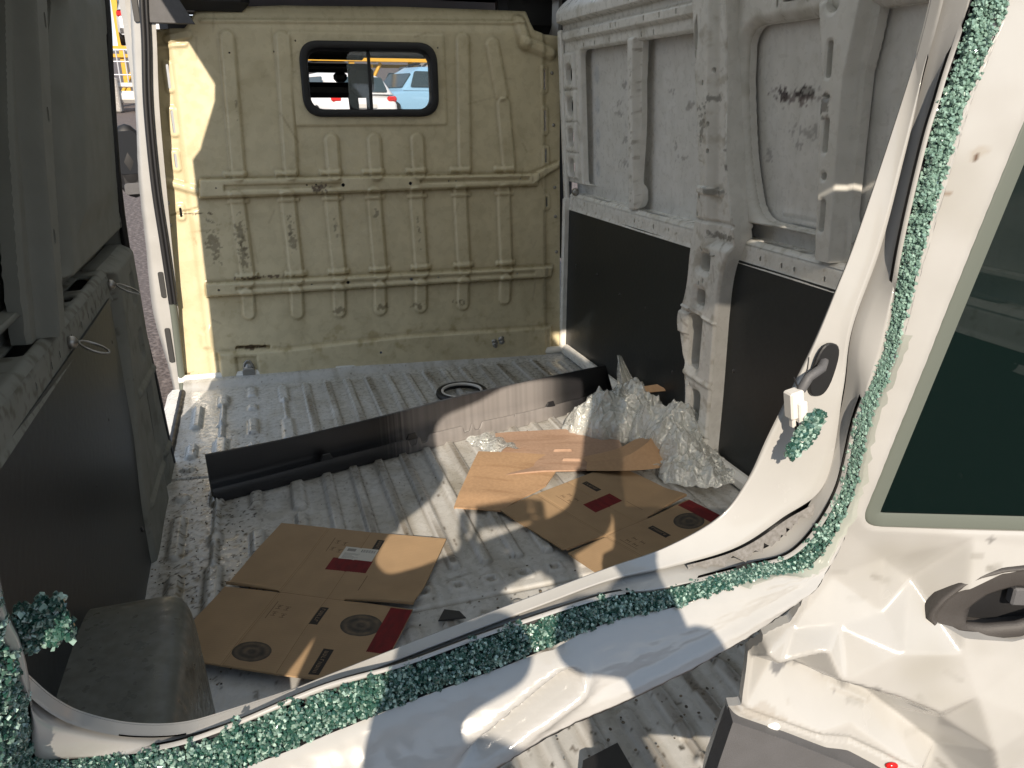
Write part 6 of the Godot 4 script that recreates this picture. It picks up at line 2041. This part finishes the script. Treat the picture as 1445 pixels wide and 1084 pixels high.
# ---------------------------------------------------------------- whoever takes the picture, whose shadow falls on the door
func photographer() -> void:
	var t := thing("person", "person in dark clothes raising a phone behind the smashed door, seen only as a shadow", "person", Vector3(-0.42, ground_at(0.4), 0.40))
	var g := ground_at(0.4)
	var w := func(x: float, y: float, z: float) -> Vector3: return Vector3(x + 0.42, y - g, z - 0.40)
	var bones := [
		[w.call(-0.60, 0.08, 0.44), w.call(-0.60, 0.42, 0.42), 0.145, 0.135], [w.call(-0.60, 0.42, 0.42), w.call(-0.60, 0.60, 0.41), 0.15, 0.13],
		[w.call(-0.74, 0.64, 0.41), w.call(-0.46, 0.64, 0.41), 0.07, 0.07], [w.call(-0.60, 0.64, 0.41), w.call(-0.60, 0.80, 0.38), 0.055, 0.05],
		[w.call(-0.60, 0.86, 0.355), w.call(-0.60, 0.93, 0.365), 0.072, 0.082],
		[w.call(-0.76, 0.64, 0.41), w.call(-0.62, 0.55, 0.20), 0.055, 0.050], [w.call(-0.62, 0.55, 0.20), w.call(-0.55, 0.88, 0.065), 0.050, 0.042],
		[w.call(-0.44, 0.64, 0.41), w.call(-0.29, 0.58, 0.20), 0.055, 0.046], [w.call(-0.29, 0.58, 0.20), w.call(-0.305, 0.89, 0.065), 0.046, 0.036],
		[w.call(-0.68, 0.08, 0.42), w.call(-0.69, -0.28, 0.40), 0.09, 0.06], [w.call(-0.69, -0.28, 0.40), w.call(-0.70, g + 0.06, 0.44), 0.06, 0.042], [w.call(-0.70, g + 0.04, 0.44), w.call(-0.71, g + 0.035, 0.28), 0.04, 0.035],
		[w.call(-0.52, 0.08, 0.42), w.call(-0.51, -0.28, 0.40), 0.09, 0.06], [w.call(-0.51, -0.28, 0.40), w.call(-0.50, g + 0.06, 0.44), 0.06, 0.042], [w.call(-0.50, g + 0.04, 0.44), w.call(-0.49, g + 0.035, 0.28), 0.04, 0.035]]
	obj("body", blob(bones, 0.024, 0.05), M.cloth, t)
	# hands: palm, four bent fingers and a thumb each, closed round the ends of the phone
	for sd in [-1.0, 1.0]:
		var px := -0.535 if sd < 0 else -0.345
		var hb := [[w.call(px + 0.012 * sd, 0.885, 0.062), w.call(px - 0.004 * sd, 0.935, 0.052), 0.034, 0.034], [w.call(px - 0.010 * sd, 0.915, 0.055), w.call(px - 0.055 * sd, 0.930, 0.055), 0.032, 0.030]]
		for k in 4:
			var y := 0.970 + 0.019 * k
			var len_: float = [0.026, 0.032, 0.034, 0.028][k]
			hb.append([w.call(px + 0.014 * sd, y - 0.006, 0.045), w.call(px + 0.016 * sd, y, 0.045 - len_ * 0.6), 0.0085, 0.008])
			hb.append([w.call(px + 0.016 * sd, y, 0.045 - len_ * 0.6), w.call(px - 0.012 * sd, y + 0.001, 0.008), 0.008, 0.0065])
		hb.append([w.call(px, 0.960, 0.06), w.call(px - 0.012 * sd, 0.985, 0.062), 0.011, 0.009])
		hb.append([w.call(px - 0.012 * sd, 0.985, 0.062), w.call(px - 0.030 * sd, 1.005, 0.045), 0.009, 0.007])
		obj("hand", blob(hb, 0.0045, 0.006), M.flesh, t)
	var m := MB.new()
	m.ball(w.call(-0.60, 0.955, 0.38), Vector3(0.092, 0.075, 0.10), 10)
	obj("hair", m, M.hair, t)
	m = MB.new()
	m.box(Vector3(-0.44, 1.012, 0.027), Vector3(0.150, 0.072, 0.009), 0.004)
	tag(obj("phone", m, M.black), "dark phone held up in both hands behind the smashed door", "phone")

func blob(bones: Array, cell: float, k: float) -> ArrayMesh:
	# joins tapered capsules with a smooth minimum and meshes the field with surface nets
	var lo := Vector3(1e9, 1e9, 1e9)
	var hi := -lo
	for b in bones:
		var r: float = maxf(b[2], b[3]) + k * 0.5 + cell * 2.0
		for e in 2:
			lo = lo.min(b[e] - Vector3(r, r, r)); hi = hi.max(b[e] + Vector3(r, r, r))
	var n := Vector3i(((hi - lo) / cell).ceil()) + Vector3i.ONE
	var f := PackedFloat32Array()
	f.resize(n.x * n.y * n.z)
	f.fill(1.0)
	for b in bones:
		var r: float = maxf(b[2], b[3]) + k + cell * 2.0
		var a: Vector3 = b[0]
		var ab: Vector3 = b[1] - b[0]
		var p0 := Vector3i(((a.min(b[1]) - Vector3(r, r, r) - lo) / cell).floor()).clamp(Vector3i.ZERO, n - Vector3i.ONE)
		var p1 := Vector3i(((a.max(b[1]) + Vector3(r, r, r) - lo) / cell).ceil()).clamp(Vector3i.ZERO, n - Vector3i.ONE)
		for z in range(p0.z, p1.z + 1):
			for y in range(p0.y, p1.y + 1):
				for x in range(p0.x, p1.x + 1):
					var q := lo + Vector3(x, y, z) * cell
					var t := clampf((q - a).dot(ab) / ab.length_squared(), 0.0, 1.0)
					var d: float = q.distance_to(a + ab * t) - lerpf(b[2], b[3], t)
					var i := (z * n.y + y) * n.x + x
					var hh := maxf(k - absf(f[i] - d), 0.0) / k
					f[i] = minf(f[i], d) - hh * hh * k * 0.25
	var m := MB.new()
	var idx := {}
	var st := [1, n.x, n.x * n.y]
	for z in n.z - 1:
		for y in n.y - 1:
			for x in n.x - 1:
				var i := (z * n.y + y) * n.x + x
				var sum := Vector3.ZERO
				var c := 0
				for e in [[0, 1], [2, 3], [4, 5], [6, 7], [0, 2], [1, 3], [4, 6], [5, 7], [0, 4], [1, 5], [2, 6], [3, 7]]:
					var v0 := f[i + (e[0] & 1) + ((e[0] >> 1) & 1) * n.x + (e[0] >> 2) * n.x * n.y]
					var v1 := f[i + (e[1] & 1) + ((e[1] >> 1) & 1) * n.x + (e[1] >> 2) * n.x * n.y]
					if (v0 < 0.0) != (v1 < 0.0):
						var t := v0 / (v0 - v1)
						sum += Vector3(e[0] & 1, (e[0] >> 1) & 1, e[0] >> 2).lerp(Vector3(e[1] & 1, (e[1] >> 1) & 1, e[1] >> 2), t)
						c += 1
				if c:
					var g := Vector3(f[i + 1] - f[i], f[i + n.x] - f[i], f[i + n.x * n.y] - f[i])
					idx[i] = m.vert(lo + (Vector3(x, y, z) + sum / c) * cell, g.normalized())
	for i in idx:
		for ax in 3:
			var a: int = st[(ax + 1) % 3]
			var b: int = st[(ax + 2) % 3]
			var s0 := f[i]
			var s1 := f[i + st[ax]]
			if (s0 < 0.0) != (s1 < 0.0) and idx.has(i - a) and idx.has(i - b) and idx.has(i - a - b):
				var q := [idx[i], idx[i - a], idx[i - a - b], idx[i - b]]
				if s0 > 0.0:
					q.reverse()
				m.I.append_array([q[0], q[2], q[1], q[0], q[3], q[2]])
	return m.done()
